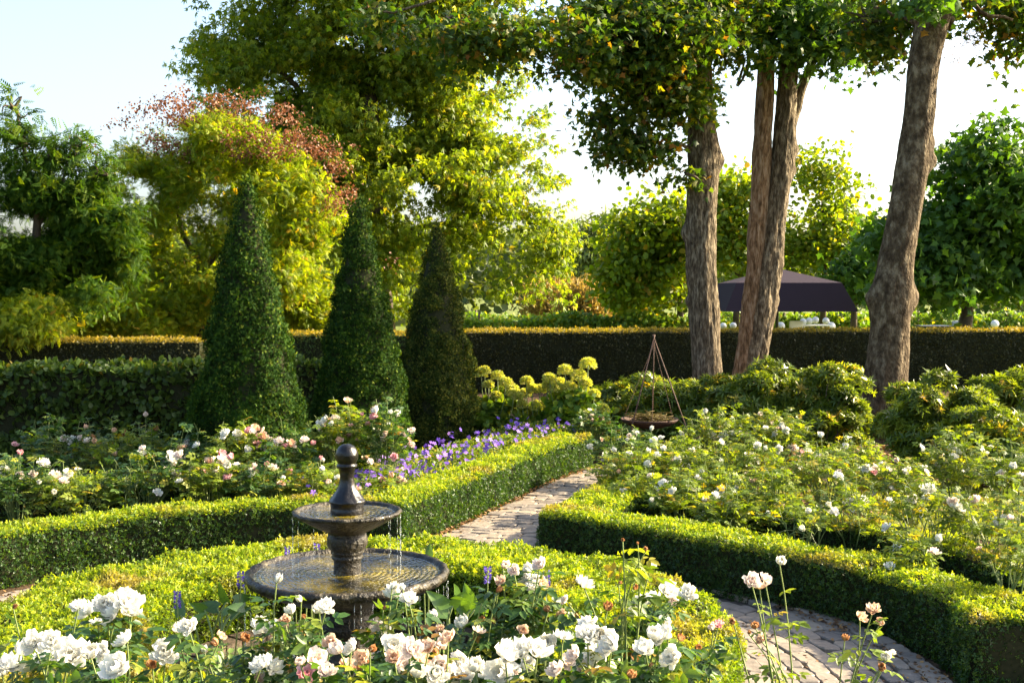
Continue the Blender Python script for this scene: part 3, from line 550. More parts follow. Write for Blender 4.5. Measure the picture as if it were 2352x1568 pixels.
def rose(label, px, Y, hw, h, blooms, seed, n_shoots=26, leaf=.085, per=7, lo=True, bsize=.075, mat='roselight', group='rose bushes', bare=.25, extra=0, ecol='wwbwbpa', base=None, low=0):
    if lo and 'left' in group and seed % 2 == 0: mat = 'roselight'  # alternate left bushes take the leaf with painted sunlight
    if lo and 'bed' in group: h *= 1.17; extra += 5 if 'left' in group else 3; ecol = ecol if 'left' in group else 'wwwwbw'
    rng = np.random.default_rng(seed); c = W(px, 1000, Y); base = np.array([c[0], Y, 0.]) if base is None else np.array(base, float)
    root = empty('rose_bush', base, label, 'rose bush', group); tips = []
    for b in blooms:
        p = W(b[0], b[1], Y + rng.uniform(-.6, .4)*hw*.9); tips.append((p, b[2], b[3] if len(b) > 3 else 1))
    for i in range(n_shoots):
        a, r = rng.uniform(0, 2*PI), math.sqrt(rng.random())*hw; z = h*(1-.35*(r/hw)**2)*rng.uniform(.72 if i%3 else .45, 1.02)
        tips.append((base + (r*math.cos(a), r*math.sin(a), z), rng.choice(list(ecol)) if i < extra else None, .85 if lo else .6))
    V, F = [], []; P, A, N = [], [], []; VG, FG = [], []
    nc = max(3, int(len(tips)*.35)); hubs = []
    for i in range(nc):                                            # main canes
        a = rng.uniform(0, 2*PI); r = hw*rng.uniform(.15, .5); z = h*rng.uniform(.35, .6); hub = base + (r*math.cos(a), r*math.sin(a), z); hubs.append(hub)
        tube(V, F, bez(base + (math.cos(a)*.05, math.sin(a)*.05, 0), base + (r*math.cos(a)*.3, r*math.sin(a)*.3, z*.6), hub, 5), np.linspace(.008,.005,5), 5, cap=False)
    for p, colr, sz in tips:
        d = [np.linalg.norm((p-q)[:2])+.3*abs(rng.normal()) for q in hubs]; hub = hubs[int(np.argmin(d))]
        mid = (hub+p)/2; mid[2] += .10*h; mid[:2] += rng.normal(size=2)*.05; pts = bez(hub, mid, p, 7)
        tube(V, F, pts, np.linspace(.0042,.0022,7), 4, cap=False)
        ln = np.linalg.norm(p-hub); k = max(3, int(per*ln/.45))
        for t in rng.uniform(bare, .93 if colr else 1.0, k):
            q = (1-t)**2*hub + 2*t*(1-t)*mid + t*t*p; a = rng.uniform(0, 2*PI); ax = np.array([math.cos(a), math.sin(a), rng.uniform(-.25,.45)])
            P.append(q); A.append(ax); N.append(np.array([0,0,1.]) + rng.normal(size=3)*.45)
        if colr: place_bloom(root, p, colr, bsize*sz, rng, lo)
    for i in range(low):                                           # leafy side growth low down
        a, r = rng.uniform(0, 2*PI), math.sqrt(rng.random())*hw; z = h*rng.uniform(.1, .75)
        P.append(base+(r*math.cos(a), r*math.sin(a), z)); A.append(np.array([math.cos(a), math.sin(a), rng.uniform(-.2,.5)])); N.append(np.array([0,0,1.])+rng.normal(size=3)*.5)
    obj('stems', pymesh('stems', V, F, M['stem']), root)
    P, A, N = np.array(P), np.array(A), np.array(N); n = len(P); L = Leaves()
    L.add(ROSELO if lo else ROSELEAF, P, frames(A, N), leaf*rng.uniform(.6, 1.2, n), rng.random(n), np.clip(vn(P, 6, seed)*1.3-.1,0,1)); obj('foliage', L.mesh('foliage', M[mat]), root)
    return root
# foreground roses
near = dict(lo=False, bsize=.082, leaf=.095, mat='roseleaf', group='roses in the foreground', n_shoots=40, per=14, low=90, extra=6, ecol='ffabfa', bare=.2)
def B(s): return [(float(a), float(b), c, float(d) if d else 1) for a, b, c, d in ((t.split(',')+[''])[:4] for t in s.split())]
rose('near rose with a full cluster of big white blooms at the left above the hedge', 190, 3.75, .36, 1.42, B('205,1410,w,1.1 240,1388,w 292,1385,w,1.1 303,1408,w 225,1432,w,.8 268,1405,w,1.1 180,1395,w,.8 30,1395,f,.7'), 201, **{**near, 'n_shoots':14, 'extra':2})
rose('white rose in the bottom left corner, heavy with large blooms', 100, 3.35, .38, 1.38, B('78,1478,w 45,1500,w 108,1512,w 165,1508,w,1.2 208,1506,w 28,1530,w 78,1538,w 292,1474,w,.8 272,1536,w,1.1 235,1498,w,.8 120,1475,w,.8 5,1545,w 140,1535,w'), 202, **near)
rose('rose with a few white blooms and blush ones right of the bottom left cluster', 440, 3.6, .34, 1.36, B('380,1500,w 408,1448,b,.8 432,1440,w,.8 350,1530,f,.7 600,1530,w 622,1535,w,.9 470,1500,u 500,1480,f,.7 455,1540,f,.7'), 203, **near)
rose('rose with a broad flat white bloom below the left rim of the fountain', 620, 3.85, .30, 1.42, B('605,1440,w,1.15 640,1442,w,1.1 672,1408,w,.9 732,1402,w 750,1396,w,.8 692,1380,u,1.1 635,1337,u,1.1 560,1470,f,.7 690,1470,f,.8 655,1425,a,.7 700,1418,f,.7'), 204, **near)
rose('rose with pale pink blooms and brown faded heads below the fountain', 780, 3.4, .34, 1.38, B('728,1518,b,1.2 748,1545,b 700,1550,p,.9 782,1498,b 808,1488,w,.8 850,1495,f 832,1512,a,.9 690,1525,b,.8 760,1475,a,.7 800,1530,a 840,1540,f 770,1560,b'), 205, **{**near, 'n_shoots':40})
rose('rose topped by a small upright white bunch in front of the fountain bowl', 905, 3.95, .26, 1.5, B('900,1350,u,1.2 925,1352,u,1.1 915,1368,w 938,1378,w,.9 882,1462,w 903,1484,w,1.1 925,1492,a,.7 870,1440,b,.8 880,1400,f,.5'), 206, **near)
rose('rose with many apricot and blush blooms at the bottom centre', 970, 3.35, .32, 1.36, B('945,1492,b 985,1490,a 1002,1512,f 962,1512,a 1012,1482,b,.9 1000,1552,w,1.1 1042,1546,w,1.1 952,1552,w,.9 920,1535,b 905,1512,a,.8 1030,1468,a,.9 1015,1530,b 980,1535,f'), 207, **{**near, 'n_shoots':40})
rose('leafy rose with three small white blooms right of the fountain', 1060, 4.1, .30, 1.42, B('1000,1420,w,.9 1066,1438,w,.9 1097,1452,b,.8 1140,1360,f,.7 1110,1425,f,.7 1010,1445,a,.7'), 208, **near)
rose('rose with a dense low heap of white blooms at the bottom, right of centre', 1130, 3.35, .30, 1.36, B('1092,1540,w,1.1 1122,1552,w 1074,1560,w 1160,1508,w 1200,1502,w 1212,1532,w 1255,1482,w,1.1 1292,1466,w 1235,1500,w,.9 1150,1545,w 1180,1555,b 1060,1525,w,.9 1280,1540,b'), 209, **near)
rose('rose carrying a white cluster and pink buds beyond the bottom white heap', 1210, 4.3, .30, 1.5, B('1220,1312,w 1232,1336,w 1180,1310,b,.9 1155,1300,b,.8 1240,1298,b,.8 1222,1350,w,.8 1150,1338,a,.7 1245,1340,a,.7 1210,1330,w,.8'), 210, **near)
rose('rose with the largest dense white bunch at the bottom right of centre', 1390, 3.4, .32, 1.42, B('1382,1468,w,1.25 1350,1458,w,1.1 1405,1482,w,1.1 1365,1515,w,1.1 1395,1505,w,1.1 1352,1435,w,.8 1372,1488,w 1302,1520,b,.9 1322,1505,b,.9 1340,1540,b 1380,1540,w 1445,1555,f,.7'), 211, **{**near, 'n_shoots':36})
rose('rose with scattered white blooms over the right part of the round hedge', 1440, 4.25, .36, 1.45, B('1340,1345,w 1475,1388,w,1.1 1500,1380,w 1530,1357,w,.9 1582,1365,w,.8 1445,1412,w,.8 1395,1400,f 1300,1380,b,.7 1420,1340,f,.6 1545,1380,b,.7 1455,1350,f,.6'), 212, **{**near, 'n_shoots':20})
rose('rose with a loose white bunch near the right edge of the round hedge', 1520, 3.6, .26, 1.38, B('1502,1470,w 1522,1462,w 1482,1495,w 1545,1512,w,.9 1490,1530,f,.6 1560,1470,f,.6 1540,1430,u'), 213, **{**near, 'n_shoots':16})
rose('thin tall shoot rising above the others with yellowish buds in front of the dark hedge', 1440, 4.0, .07, 1.70, B('1465,1250,f,.35 1485,1262,f,.35 1430,1240,f,.3 1495,1300,w,.5'), 214, **{**near, 'n_shoots':4, 'extra':0, 'per':5, 'low':0, 'leaf':.11, 'mat':'roselight'})
rose('bare-stemmed rose with blush and orange faded blooms over the stone path', 1860, 4.1, .25, 1.30, B('1790,1292,w,.9 1725,1335,b,.9 1756,1330,b,.8 1745,1352,a,.9 1975,1418,a,.8 2005,1402,a,.8 2022,1430,a,.8 1940,1470,f,.6 2036,1512,w,.7 2028,1535,f,.7 1735,1442,f,.7 1748,1470,a,.7 1685,1430,f,.6 1720,1455,f,.6 2045,1500,w,.5'), 215, **{**near, 'n_shoots':6, 'extra':2, 'per':4, 'low':0, 'bare':.15, 'mat':'roselight', 'leaf':.085})
rose('low rose with one dusky pink bloom against the right end of the round hedge', 1640, 4.2, .12, 1.2, B('1650,1436,p,.7 1638,1445,b,.7'), 216, **{**near, 'n_shoots':4, 'extra':0, 'low':10})
rose('low leafy green rose hiding the left foot of the fountain', 510, 4.3, .34, 1.28, B('470,1500,f,.6 560,1520,f,.6'), 217, **{**near, 'n_shoots':22})
rose('leafy green rose between the pond plants and the near white heap', 1130, 4.5, .36, 1.22, B('1120,1450,f,.6'), 218, **{**near, 'n_shoots':34, 'leaf':.10})
rose('leafy green rose overlapping the sunny top of the round hedge, right of centre', 1320, 4.4, .36, 1.24, B('1330,1420,f,.6 1290,1410,a,.6'), 219, **{**near, 'n_shoots':34, 'leaf':.10})
rose('leafy green rose in the bottom right corner of the round hedge', 1560, 4.1, .30, 1.16, B('1600,1490,f,.6'), 220, **{**near, 'n_shoots':24})
# left bed
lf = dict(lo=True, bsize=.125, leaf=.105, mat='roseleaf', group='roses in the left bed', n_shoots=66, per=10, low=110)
rose('rose with one round white bloom at the far left edge of the left bed', 40, 11.9, .5, .80, B('10,1082,w 45,1092,b 100,1066,w,1.5 75,1092,b'), 221, **lf, extra=2)
rose('low green rose with few blooms, front row of the left bed', 180, 11.8, .5, .72, B('118,1128,w,.8 125,1095,b'), 222, **lf, extra=2)
rose('rose with a cream cluster high over the front of the left bed', 330, 12.0, .5, .78, B('383,1082,b 400,1086,w 395,1058,w,1.1 412,1046,b 405,1068,b'), 223, **lf, extra=2)
rose('rose with pink ruffled blooms, middle of the front row in the left bed', 480, 12.0, .45, .82, B('510,1060,b,1.1 522,1076,w,1.2 500,1082,b 535,1052,p 508,1045,p 480,1060,a'), 224, **lf, extra=2)
rose('rose with a few deep pink buds left of the fountain finial', 600, 12.0, .45, .74, B('590,1078,p 612,1068,p,.8 570,1085,b,.8'), 225, **lf, extra=2)
rose('leafy rose with tiny pinkish blooms directly left behind the finial', 720, 12.0, .42, .72, B('660,1112,b,.7 735,1055,p,.7 745,1095,a,.7'), 226, **lf, extra=3)
rose('rose with small cream blooms before the dark hornbeam hedge', 150, 13.6, .6, .98, B('165,1012,w 178,1022,w,.9 148,1008,b,.8 185,1005,b,.8'), 227, **lf, extra=2)
rose('rose with orange tinged leaves and seed heads before the hornbeam hedge', 300, 13.5, .6, .95, B('290,1000,f 330,1030,a,.7 260,1040,f,.8'), 228, **lf, extra=4, ecol='fba')
rose('rose with apricot and blush bunch at the left foot of the big yew cone', 425, 13.2, .5, .92, B('430,1022,b,1.1 442,1034,b 455,1026,w,.9 418,1030,a 400,1045,b'), 229, **lf, extra=2)
rose('rose with flat white blooms in front of the big yew cone', 545, 12.95, .42, .98, B('520,998,w,1.1 545,1000,w,1.3 560,1008,w 505,1012,w 572,990,p 585,985,a 600,1005,p'), 230, **lf)
rose('rose crowded with coral pink blooms at the right foot of the big yew cone', 650, 12.95, .42, .95, B('605,1002,a 622,1012,b 642,1015,b 655,1030,p 610,1032,b,1.1 632,1032,b,1.1 590,1022,p 668,1020,a 640,1045,p,.8 700,1012,b 716,1022,p,.8'), 231, **lf)
rose('tall rose with white and pink blooms between the first two yew cones', 780, 13.4, .45, 1.18, B('735,975,w 748,965,w,.9 770,962,b 762,974,w,.8 806,980,p,.8 832,955,p,.8 845,975,p,.7 790,995,a,.8'), 232, **lf, extra=3, ecol='pba')
rose('rose with two high white blooms in front of the middle yew cone', 880, 13.2, .4, 1.12, B('866,944,w,1.2 911,956,w,1.2 898,950,w,.8 925,1000,b,.8 880,1010,b,.8'), 233, **lf, extra=5, ecol='pba')
rose('low rose tangled in violet flowers right of the finial', 880, 12.4, .4, .62, B('850,1060,b,.7 905,1050,p,.7'), 234, **{**lf, 'n_shoots':26}, extra=3, ecol='pba')
# right bed
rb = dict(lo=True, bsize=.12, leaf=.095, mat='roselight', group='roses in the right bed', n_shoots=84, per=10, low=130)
rose('rose with a pair of white blooms at the path side of the right bed', 1570, 12.9, .55, .85, B('1556,1064,w,1.2 1576,1072,w 1592,1040,w 1545,1058,b,.8'), 241, **rb, extra=3)
rose('low leafy rose at the left tip of the right bed beside the wide hedge', 1450, 12.9, .5, .78, B('1420,1085,a,.8 1455,1062,b,.7'), 242, **rb, extra=2, ecol='ba')
rose('rose with a long row of cream blooms along the back of the right bed', 1650, 14.6, .55, 1.0, B('1600,1005,b 1622,990,w 1636,1002,w 1655,988,b 1662,1002,w,1.1 1682,998,w,1.1 1700,996,w 1650,1010,b 1672,974,w,.9 1712,1004,b'), 243, **rb, extra=2)
rose('rose with cream and pink blooms before the shaded rhododendron', 1780, 14.6, .5, 1.02, B('1758,985,w 1780,990,b 1797,984,p,.9 1770,972,b,.8 1805,998,a,.8 1822,1030,b'), 244, **rb, extra=3)
rose('rose with small white twin blooms in the middle of the right bed', 1730, 12.6, .55, .88, B('1720,1050,w 1736,1058,w,.8 1722,1095,b 1800,1082,w 1690,1080,b,.8'), 245, **rb, extra=4)
rose('bushy rose low in the middle of the right bed over the curved hedge', 1620, 11.9, .5, .72, B('1605,1140,b,.8 1540,1110,w,.7'), 246, **rb, extra=2)
rose('pale-leaved rose with yellowish blooms in the middle of the right bed', 1760, 11.2, .45, .76, B('1735,1110,a,1 1700,1150,f,.7'), 247, **rb, extra=2)
rose('rose with pinkish white blooms next to the sunny lawn patch', 1900, 12.2, .5, .86, B('1905,1094,w,1.1 1888,1106,b,1 1925,1090,b 1990,1075,b,.9 2005,1085,p,.8'), 248, **rb, extra=3)
rose('rose on bare stems with two round white blooms above the dark inner hedge', 1960, 10.3, .38, .82, B('1950,1160,w,1.1 1982,1150,w,1.1 1890,1165,b,.6'), 249, **{**rb, 'n_shoots':44, 'low':3, 'bare':.5}, extra=1)
rose('rose with one upright double white bloom above the lawn', 2130, 9.6, .38, .95, B('2131,1128,w,1.2 2130,1146,w 2110,1180,w,.7'), 250, **{**rb, 'n_shoots':36, 'low':3, 'bare':.5}, extra=1)
rose('tall rose with a white bunch before the large rhododendron', 2200, 11.6, .42, 1.08, B('2198,1042,w,1.1 2214,1034,w 2190,1052,w,.8 2230,1085,w,.8 2150,1070,b,.7'), 251, **rb, extra=2)
rose('rose with sparse small white blooms on arching stems at the far right', 2290, 9.3, .42, .98, B('2290,1205,w 2302,1194,w,.9 2196,1170,w 2240,1150,b,.8'), 252, **{**rb, 'n_shoots':40, 'low':4, 'bare':.5}, extra=2)
rose('rose with a white bloom touching the right edge of the photo', 2350, 10.8, .45, 1.08, B('2326,1076,w 2340,1100,w,1.1 2300,1088,b,.8 2350,1132,b'), 253, **rb, extra=2)
rose('tangled green rose standing at the right end behind the curved hedge', 2345, 8.2, .36, .80, B('2330,1260,f,.6 2250,1262,a,.5'), 254, **{**rb, 'n_shoots':30, 'low':5, 'bare':.45}, extra=0)
rose('green rose without blooms behind the curved hedge, in front of the lone upright bloom', 2100, 8.9, .34, .66, [], 255, **{**rb, 'n_shoots':28, 'low':5, 'bare':.45}, extra=0)
rose('green rose on thin stems behind the curved hedge, left of the bare stems', 1840, 10.1, .36, .68, [], 256, **{**rb, 'n_shoots':28, 'low':5, 'bare':.45}, extra=1)
rose('green rose between the two hedges near the left corner of the right bed', 1480, 12.0, .4, .66, [], 262, **rb, extra=1)
rose('green rose squeezed between the two curved hedges, second from the corner of the right bed', 1570, 11.5, .4, .62, B('1545,1128,w,.8'), 263, **rb, extra=1)
rose('green rose between the two curved hedges, below the yellowish blooms', 1680, 10.9, .4, .62, [], 264, **rb, extra=1)
rose('small rose with brownish heads at the foot of the hanging fire bowl', 1440, 15.0, .5, .72, B('1385,1060,b,.8 1400,1040,a,.8 1430,1060,f,.8 1380,1010,a,.8'), 257, **{**rb, 'mat':'roseleaf'}, extra=5, ecol='fa')
rose('low green rose in front of the hanging fire bowl', 1540, 14.6, .5, .62, B('1510,1080,f,.7'), 258, **rb, extra=3, ecol='fab')
rose('rose with lilac-pink blooms behind the end of the path hedge', 1365, 17.4, .4, .72, B('1348,965,p,1.1 1362,972,p,1.1 1355,958,b 1380,962,p,.9'), 259, **{**rb, 'mat':'roseleaf'}, extra=0)
rose('rose with fading blooms at the mulch beneath the leaning trunk', 1960, 13.8, .5, .72, B('1935,1050,b,.8 1840,1040,p,.9 1830,1055,a,.9'), 260, **rb, extra=4, ecol='bp')
rose('sprawling rose right of the lawn patch with tiny cream blooms', 2080, 12.3, .5, .7, B('2060,1060,b,.8 2040,1080,b,.8'), 261, **rb, extra=4, ecol='b')
# ------------------------------------------------------------------ geraniums along the left path hedge
V, F = [], []
for k in range(5):
    a = 2*PI*k/5; b = len(V)
    for x, y, z in ((0,0,0),(.55,-.32,.10),(1,-.22,.05),(1,.22,.05),(.55,.32,.10)): V.append((x*math.cos(a)-y*math.sin(a), x*math.sin(a)+y*math.cos(a), z))
    F.append(tuple(range(b, b+5)))
GM = [pymesh('flower', V, F, M['violet'], smooth=False) for _ in range(4)]
for i, me in enumerate(GM): a = me.attributes.new('rnd', 'FLOAT', 'POINT'); a.data.foreach_set('value', np.full(len(V), i/3, np.float32))
gspec = [(790,12.3,'by the finial',8),(880,12.9,'just right of the finial',11),(960,12.9,'at the foot of the middle cone',14),(1020,13.6,'with the densest flowers',16),(1040,15.0,'in front of the bronze cone',13),(1105,14.9,'along the sunlit hedge',14),(1150,16.2,'beside the bronze cone',12),(1215,16.4,'halfway up the hedge',11),(1240,18.0,'near the hydrangeas',9),(1290,17.6,'at the far end of the hedge',8)]
for i, (px, Y, txt, nf) in enumerate(gspec):
    rng = np.random.default_rng(400+i); c = W(px, 1000, Y); root = empty('geranium', (c[0], Y, 0), 'violet-flowered cranesbill clump '+txt, 'flowering plant', 'violet cranesbill clumps')
    n = 2600; a = rng.uniform(0, 2*PI, n); r = np.sqrt(rng.random(n))*.85; P = np.stack([c[0]+r*np.cos(a), Y+r*np.sin(a), (.52-.25*r*r)*rng.uniform(.3,1,n)**.5], 1)
    ok = P[:,0] < np.array([lerp_poly(LARM, max(y, 11.3)) for y in P[:,1]])-.55
    P = P[ok]; n = len(P); L = Leaves(); L.add(ROUND, P, frames(rv(rng,n)+(0,0,.3), rv(rng,n)*.7+(0,0,1)), .038*rng.uniform(.6,1.3,n), rng.random(n), vn(P,5,i)); obj('foliage', L.mesh('foliage', M['geran']), root)
    for k in range(nf*3):
        q = P[rng.integers(n)].copy(); q[2] = .47+rng.uniform(-.05,.10)
        o = bpy.data.objects.new('flower', GM[rng.integers(4)]); o.location = Vector(q.tolist())-root.location; o.scale = (float(rng.uniform(.023,.036)),)*3; o.rotation_euler = (rng.uniform(.3,1.2), rng.normal()*.4, rng.normal()*.7); put(o, root)
# ------------------------------------------------------------------ shrubs made from leaf whorls on short twigs
def shrub(name, label, cat, blobs, mat, n, seed, tpl=WHORL, size=.13, group=None, stems=True, up=.9, mats2=None, gap=.0, core=.62):
    """blobs: (px, py, Y, rx px, ry px) ellipsoids"""
    rng = np.random.default_rng(seed); C = np.array([W(b[0], b[1], b[2]) for b in blobs]); R = np.array([(b[3]*b[2]/K, b[3]*b[2]/K*.8, b[4]*b[2]/K) for b in blobs])
    c = C.mean(0); root = empty(name, (c[0], c[1], 0), label, cat, group)
    wgt = (R[:,0]*R[:,2]); wgt /= wgt.sum(); k = rng.choice(len(C), n, p=wgt)
    ns = 15*len(C); kk = rng.choice(len(C), ns, p=wgt); C = C[kk]+rv(rng, ns)*R[kk]*(rng.random(ns)**.4*.88)[:,None]; R = R[kk]*rng.uniform(.22,.42,ns)[:,None]; k = rng.integers(0, ns, n); d = rv(rng, n); d[:,2] = np.where(d[:,2] < -.35, -d[:,2]*.8, d[:,2]); rad = rng.uniform(core, 1.05, n)
    P = C[k] + d*R[k]*rad[:,None]; P += d*((vn(P, 2.2, seed)-.5)*.35)[:,None]*np.minimum(1, R[k][:,:1]); P[:,2] = np.maximum(P[:,2], .05)
    if gap: P = P[vn(P, 2.5, seed+5) > gap]
    n = len(P); out = d if len(d) == n else rv(rng, n); nm = out*.9 + np.array([0,0,up*.6]) + rv(rng, n)*.7; ax = rv(rng, n)
    L = Leaves(); L.add(tpl, P, frames(np.cross(nm, ax), nm), size*rng.uniform(.6,1.25,n), rng.random(n), np.clip(vn(P,3,seed+1)*1.5-.25,0,1))
    obj('foliage', L.mesh('foliage', mat), root)
    if stems:
        V, F = [], []
        for j in range(0, min(n, 420), 4):
            p = P[j]; b = np.array([c[0]+rng.normal()*.15, c[1]+rng.normal()*.15, 0]); tube(V, F, bez(b, (b+p)/2+(rng.normal()*.1, rng.normal()*.1, .1), p, 5), np.linspace(.014,.004,5), 4, cap=False)
        obj('stems', pymesh('stems', V, F, M['twig']), root)
    return root
rg = dict(group='rhododendrons behind the rose bed')
def rh(label, px, py, Y, rx, ry, n, seed, size=.12):
    ry *= 1.18; rx *= 1.08
    shrub('rhododendron', label, 'shrub', [(px,py,Y,rx,ry),(px-rx*.45,py+ry*.25,Y+.1,rx*.6,ry*.8),(px+rx*.45,py+ry*.2,Y-.1,rx*.6,ry*.8),(px,py+ry*.75,Y-.3,rx*.95,ry*.75)], M['rhodo'], int(n*1.5), seed, size=size, group='rhododendrons behind the rose bed')
rh('small rhododendron beside the tallest hydrangea', 1418, 925, 19.9, 62, 48, 900, 310)
rh('rhododendron behind the hanging fire bowl', 1500, 925, 19.2, 115, 62, 1700, 301)
rh('rhododendron in front of the first trunk', 1640, 935, 18.6, 100, 66, 1800, 302)
rh('rounded rhododendron between the twin trunk and the leaning trunk', 1765, 925, 18.0, 110, 72, 2100, 303)
rh('rhododendron in part shade close left of the leaning trunk', 1895, 930, 17.6, 95, 75, 1900, 304)
rh('taller rhododendron touching the tall hedge left of the leaning trunk', 1930, 890, 21.0, 70, 48, 1100, 305)
rh('large sunlit yellow-green rhododendron right of the leaning trunk', 2140, 950, 16.0, 125, 90, 2700, 306)
rh('rhododendron at the right edge of the picture', 2300, 945, 16.6, 110, 75, 2200, 307)
rh('low spreading rhododendron below the two at the right', 2250, 1010, 15.2, 130, 60, 1800, 308, .11)
rh('small dark-stemmed rhododendron at the back right beyond the others', 2330, 895, 19.0, 60, 30, 700, 309)
# hydrangeas
def hyd(label, px, Y, rx, heads, seed):
    rng = np.random.default_rng(seed); top = min(h[1] for h in heads)+20; cy = (top+1000)/2
    root = shrub('hydrangea', label, 'shrub', [(px, cy+20, Y, rx, (1000-top)/2*.95), (px, cy+60, Y-.2, rx*1.1, (1000-top)/2*.8)], M['hydra'], 3000, seed, tpl=ROUND, size=.12, group='lime-headed hydrangeas before the tall hedge', gap=.35)
    hm = []
    for hx, hy, s in heads:
        p = W(hx, hy, Y-.1+rng.uniform(-.3,.2)); n = 260; d = rv(rng, n); d[:,2] = np.where(d[:,2] < -.5, -d[:,2], d[:,2]); r = .105*s
        l = Leaves(); l.add(SHOOT, p + d*np.array([r,r,r*.8])*rng.uniform(.75,1,n)[:,None], frames(d+rv(rng,n)*.5, d), .036, rng.random(n), rng.random(n)); obj('flower_head', l.mesh('flower_head', M['limehead']), root)
        V, F = [], []; b = np.array([root.location.x+rng.normal()*.1, root.location.y, .1]); tube(V, F, bez(b, np.array([p[0], p[1], p[2]*.5]), p, 5), .009, 5); obj('flower_stem', pymesh('flower_stem', V, F, M['stem']), root)
hyd('hydrangea with small lime heads next to the bronze yew cone', 1135, 19.2, 55, [(1105,858,1),(1113,853,.9),(1143,865,1),(1122,884,.8),(1162,880,1),(1156,900,.8),(1175,895,1.1),(1180,905,.9),(1140,910,.8)], 321)
hyd('hydrangea with mid-height lime heads, second from the bronze yew cone', 1220, 19.0, 60, [(1210,876,.9),(1222,892,.8),(1207,905,1),(1190,912,.8),(1240,895,.9),(1235,935,1.2),(1258,885,.8),(1200,930,.8)], 322)
hyd('tallest hydrangea with the biggest yellow-green flower heads', 1320, 18.8, 85, [(1351,838,1.25),(1298,852,1.1),(1330,865,1.25),(1262,870,1),(1285,880,1),(1278,892,1.1),(1308,890,1.1),(1345,880,.9),(1385,940,.9),(1290,905,1),(1365,905,.8)], 323)
# ------------------------------------------------------------------ hanging fire bowl
M['rust'] = solid('rusty_iron', [(.3,(.03,.016,.011)),(.6,(.09,.042,.025)),(.85,(.18,.12,.08))], scale=12, rough=.75, bump=.4)
YB = 17.6; c = W(1492, 965, YB); apex = W(1502, 777, YB); hb = empty('hanging_fire_bowl', (c[0], c[1], 0), 'rusty iron bowl of twigs hung from a thin tripod behind the rose bed', 'fire bowl')
def leg(p):
    V, F = [], []; tube(V, F, [apex+(apex-p)*.03, p], .010, 6); obj('leg', pymesh('leg', V, F, M['rust']), hb)
leg(np.array([W(1602,1002,YB-.3)[0], YB-.5, 0.])); leg(np.array([W(1425,1000,YB-.3)[0], YB-.6, 0.])); leg(np.array([W(1498,1000,YB+1)[0], YB+1.0, 0.]))
zr = c[2]; V, F = lathe([(0,zr-.12),(.15,zr-.115),(.30,zr-.075),(.40,zr-.02),(.43,zr+.015),(.425,zr+.03),(.40,zr+.015),(.30,zr-.05),(0,zr-.10)], c[:2], 40); obj('bowl', pymesh('bowl', V, F, M['rust']), hb)
for k in range(3):
    a = .5+k*2.09; e = np.array([c[0]+.42*math.cos(a), c[1]+.42*math.sin(a), zr+.02]); V, F = [], []; n = 44
    for i in range(n): q = apex+(0,0,-.08)+(e-apex-(0,0,-.08))*(i+.1)/n; q2 = apex+(0,0,-.08)+(e-apex-(0,0,-.08))*(i+.8)/n; tube(V, F, [q,(q+q2)/2,q2], [.003,.007,.003], 4)
    obj('chain', pymesh('chain', V, F, M['rust']), hb)
rng = np.random.default_rng(9); V, F = [], []
for i in range(150):
    a, r = rng.uniform(0,6.28), rng.uniform(0,.33); p = c+(r*math.cos(a), r*math.sin(a), rng.uniform(-.04,.10)); d = rv(rng,1)[0]*(.14,.14,.03); tube(V, F, [p-d, p+d*.2+(0,0,.01), p+d], .005, 4)
tag(obj('twig_pile', pymesh('twig_pile', V, F, M['reed']), None, c), 'heap of dry pale twigs lying in the rusty hanging bowl', 'twigs')
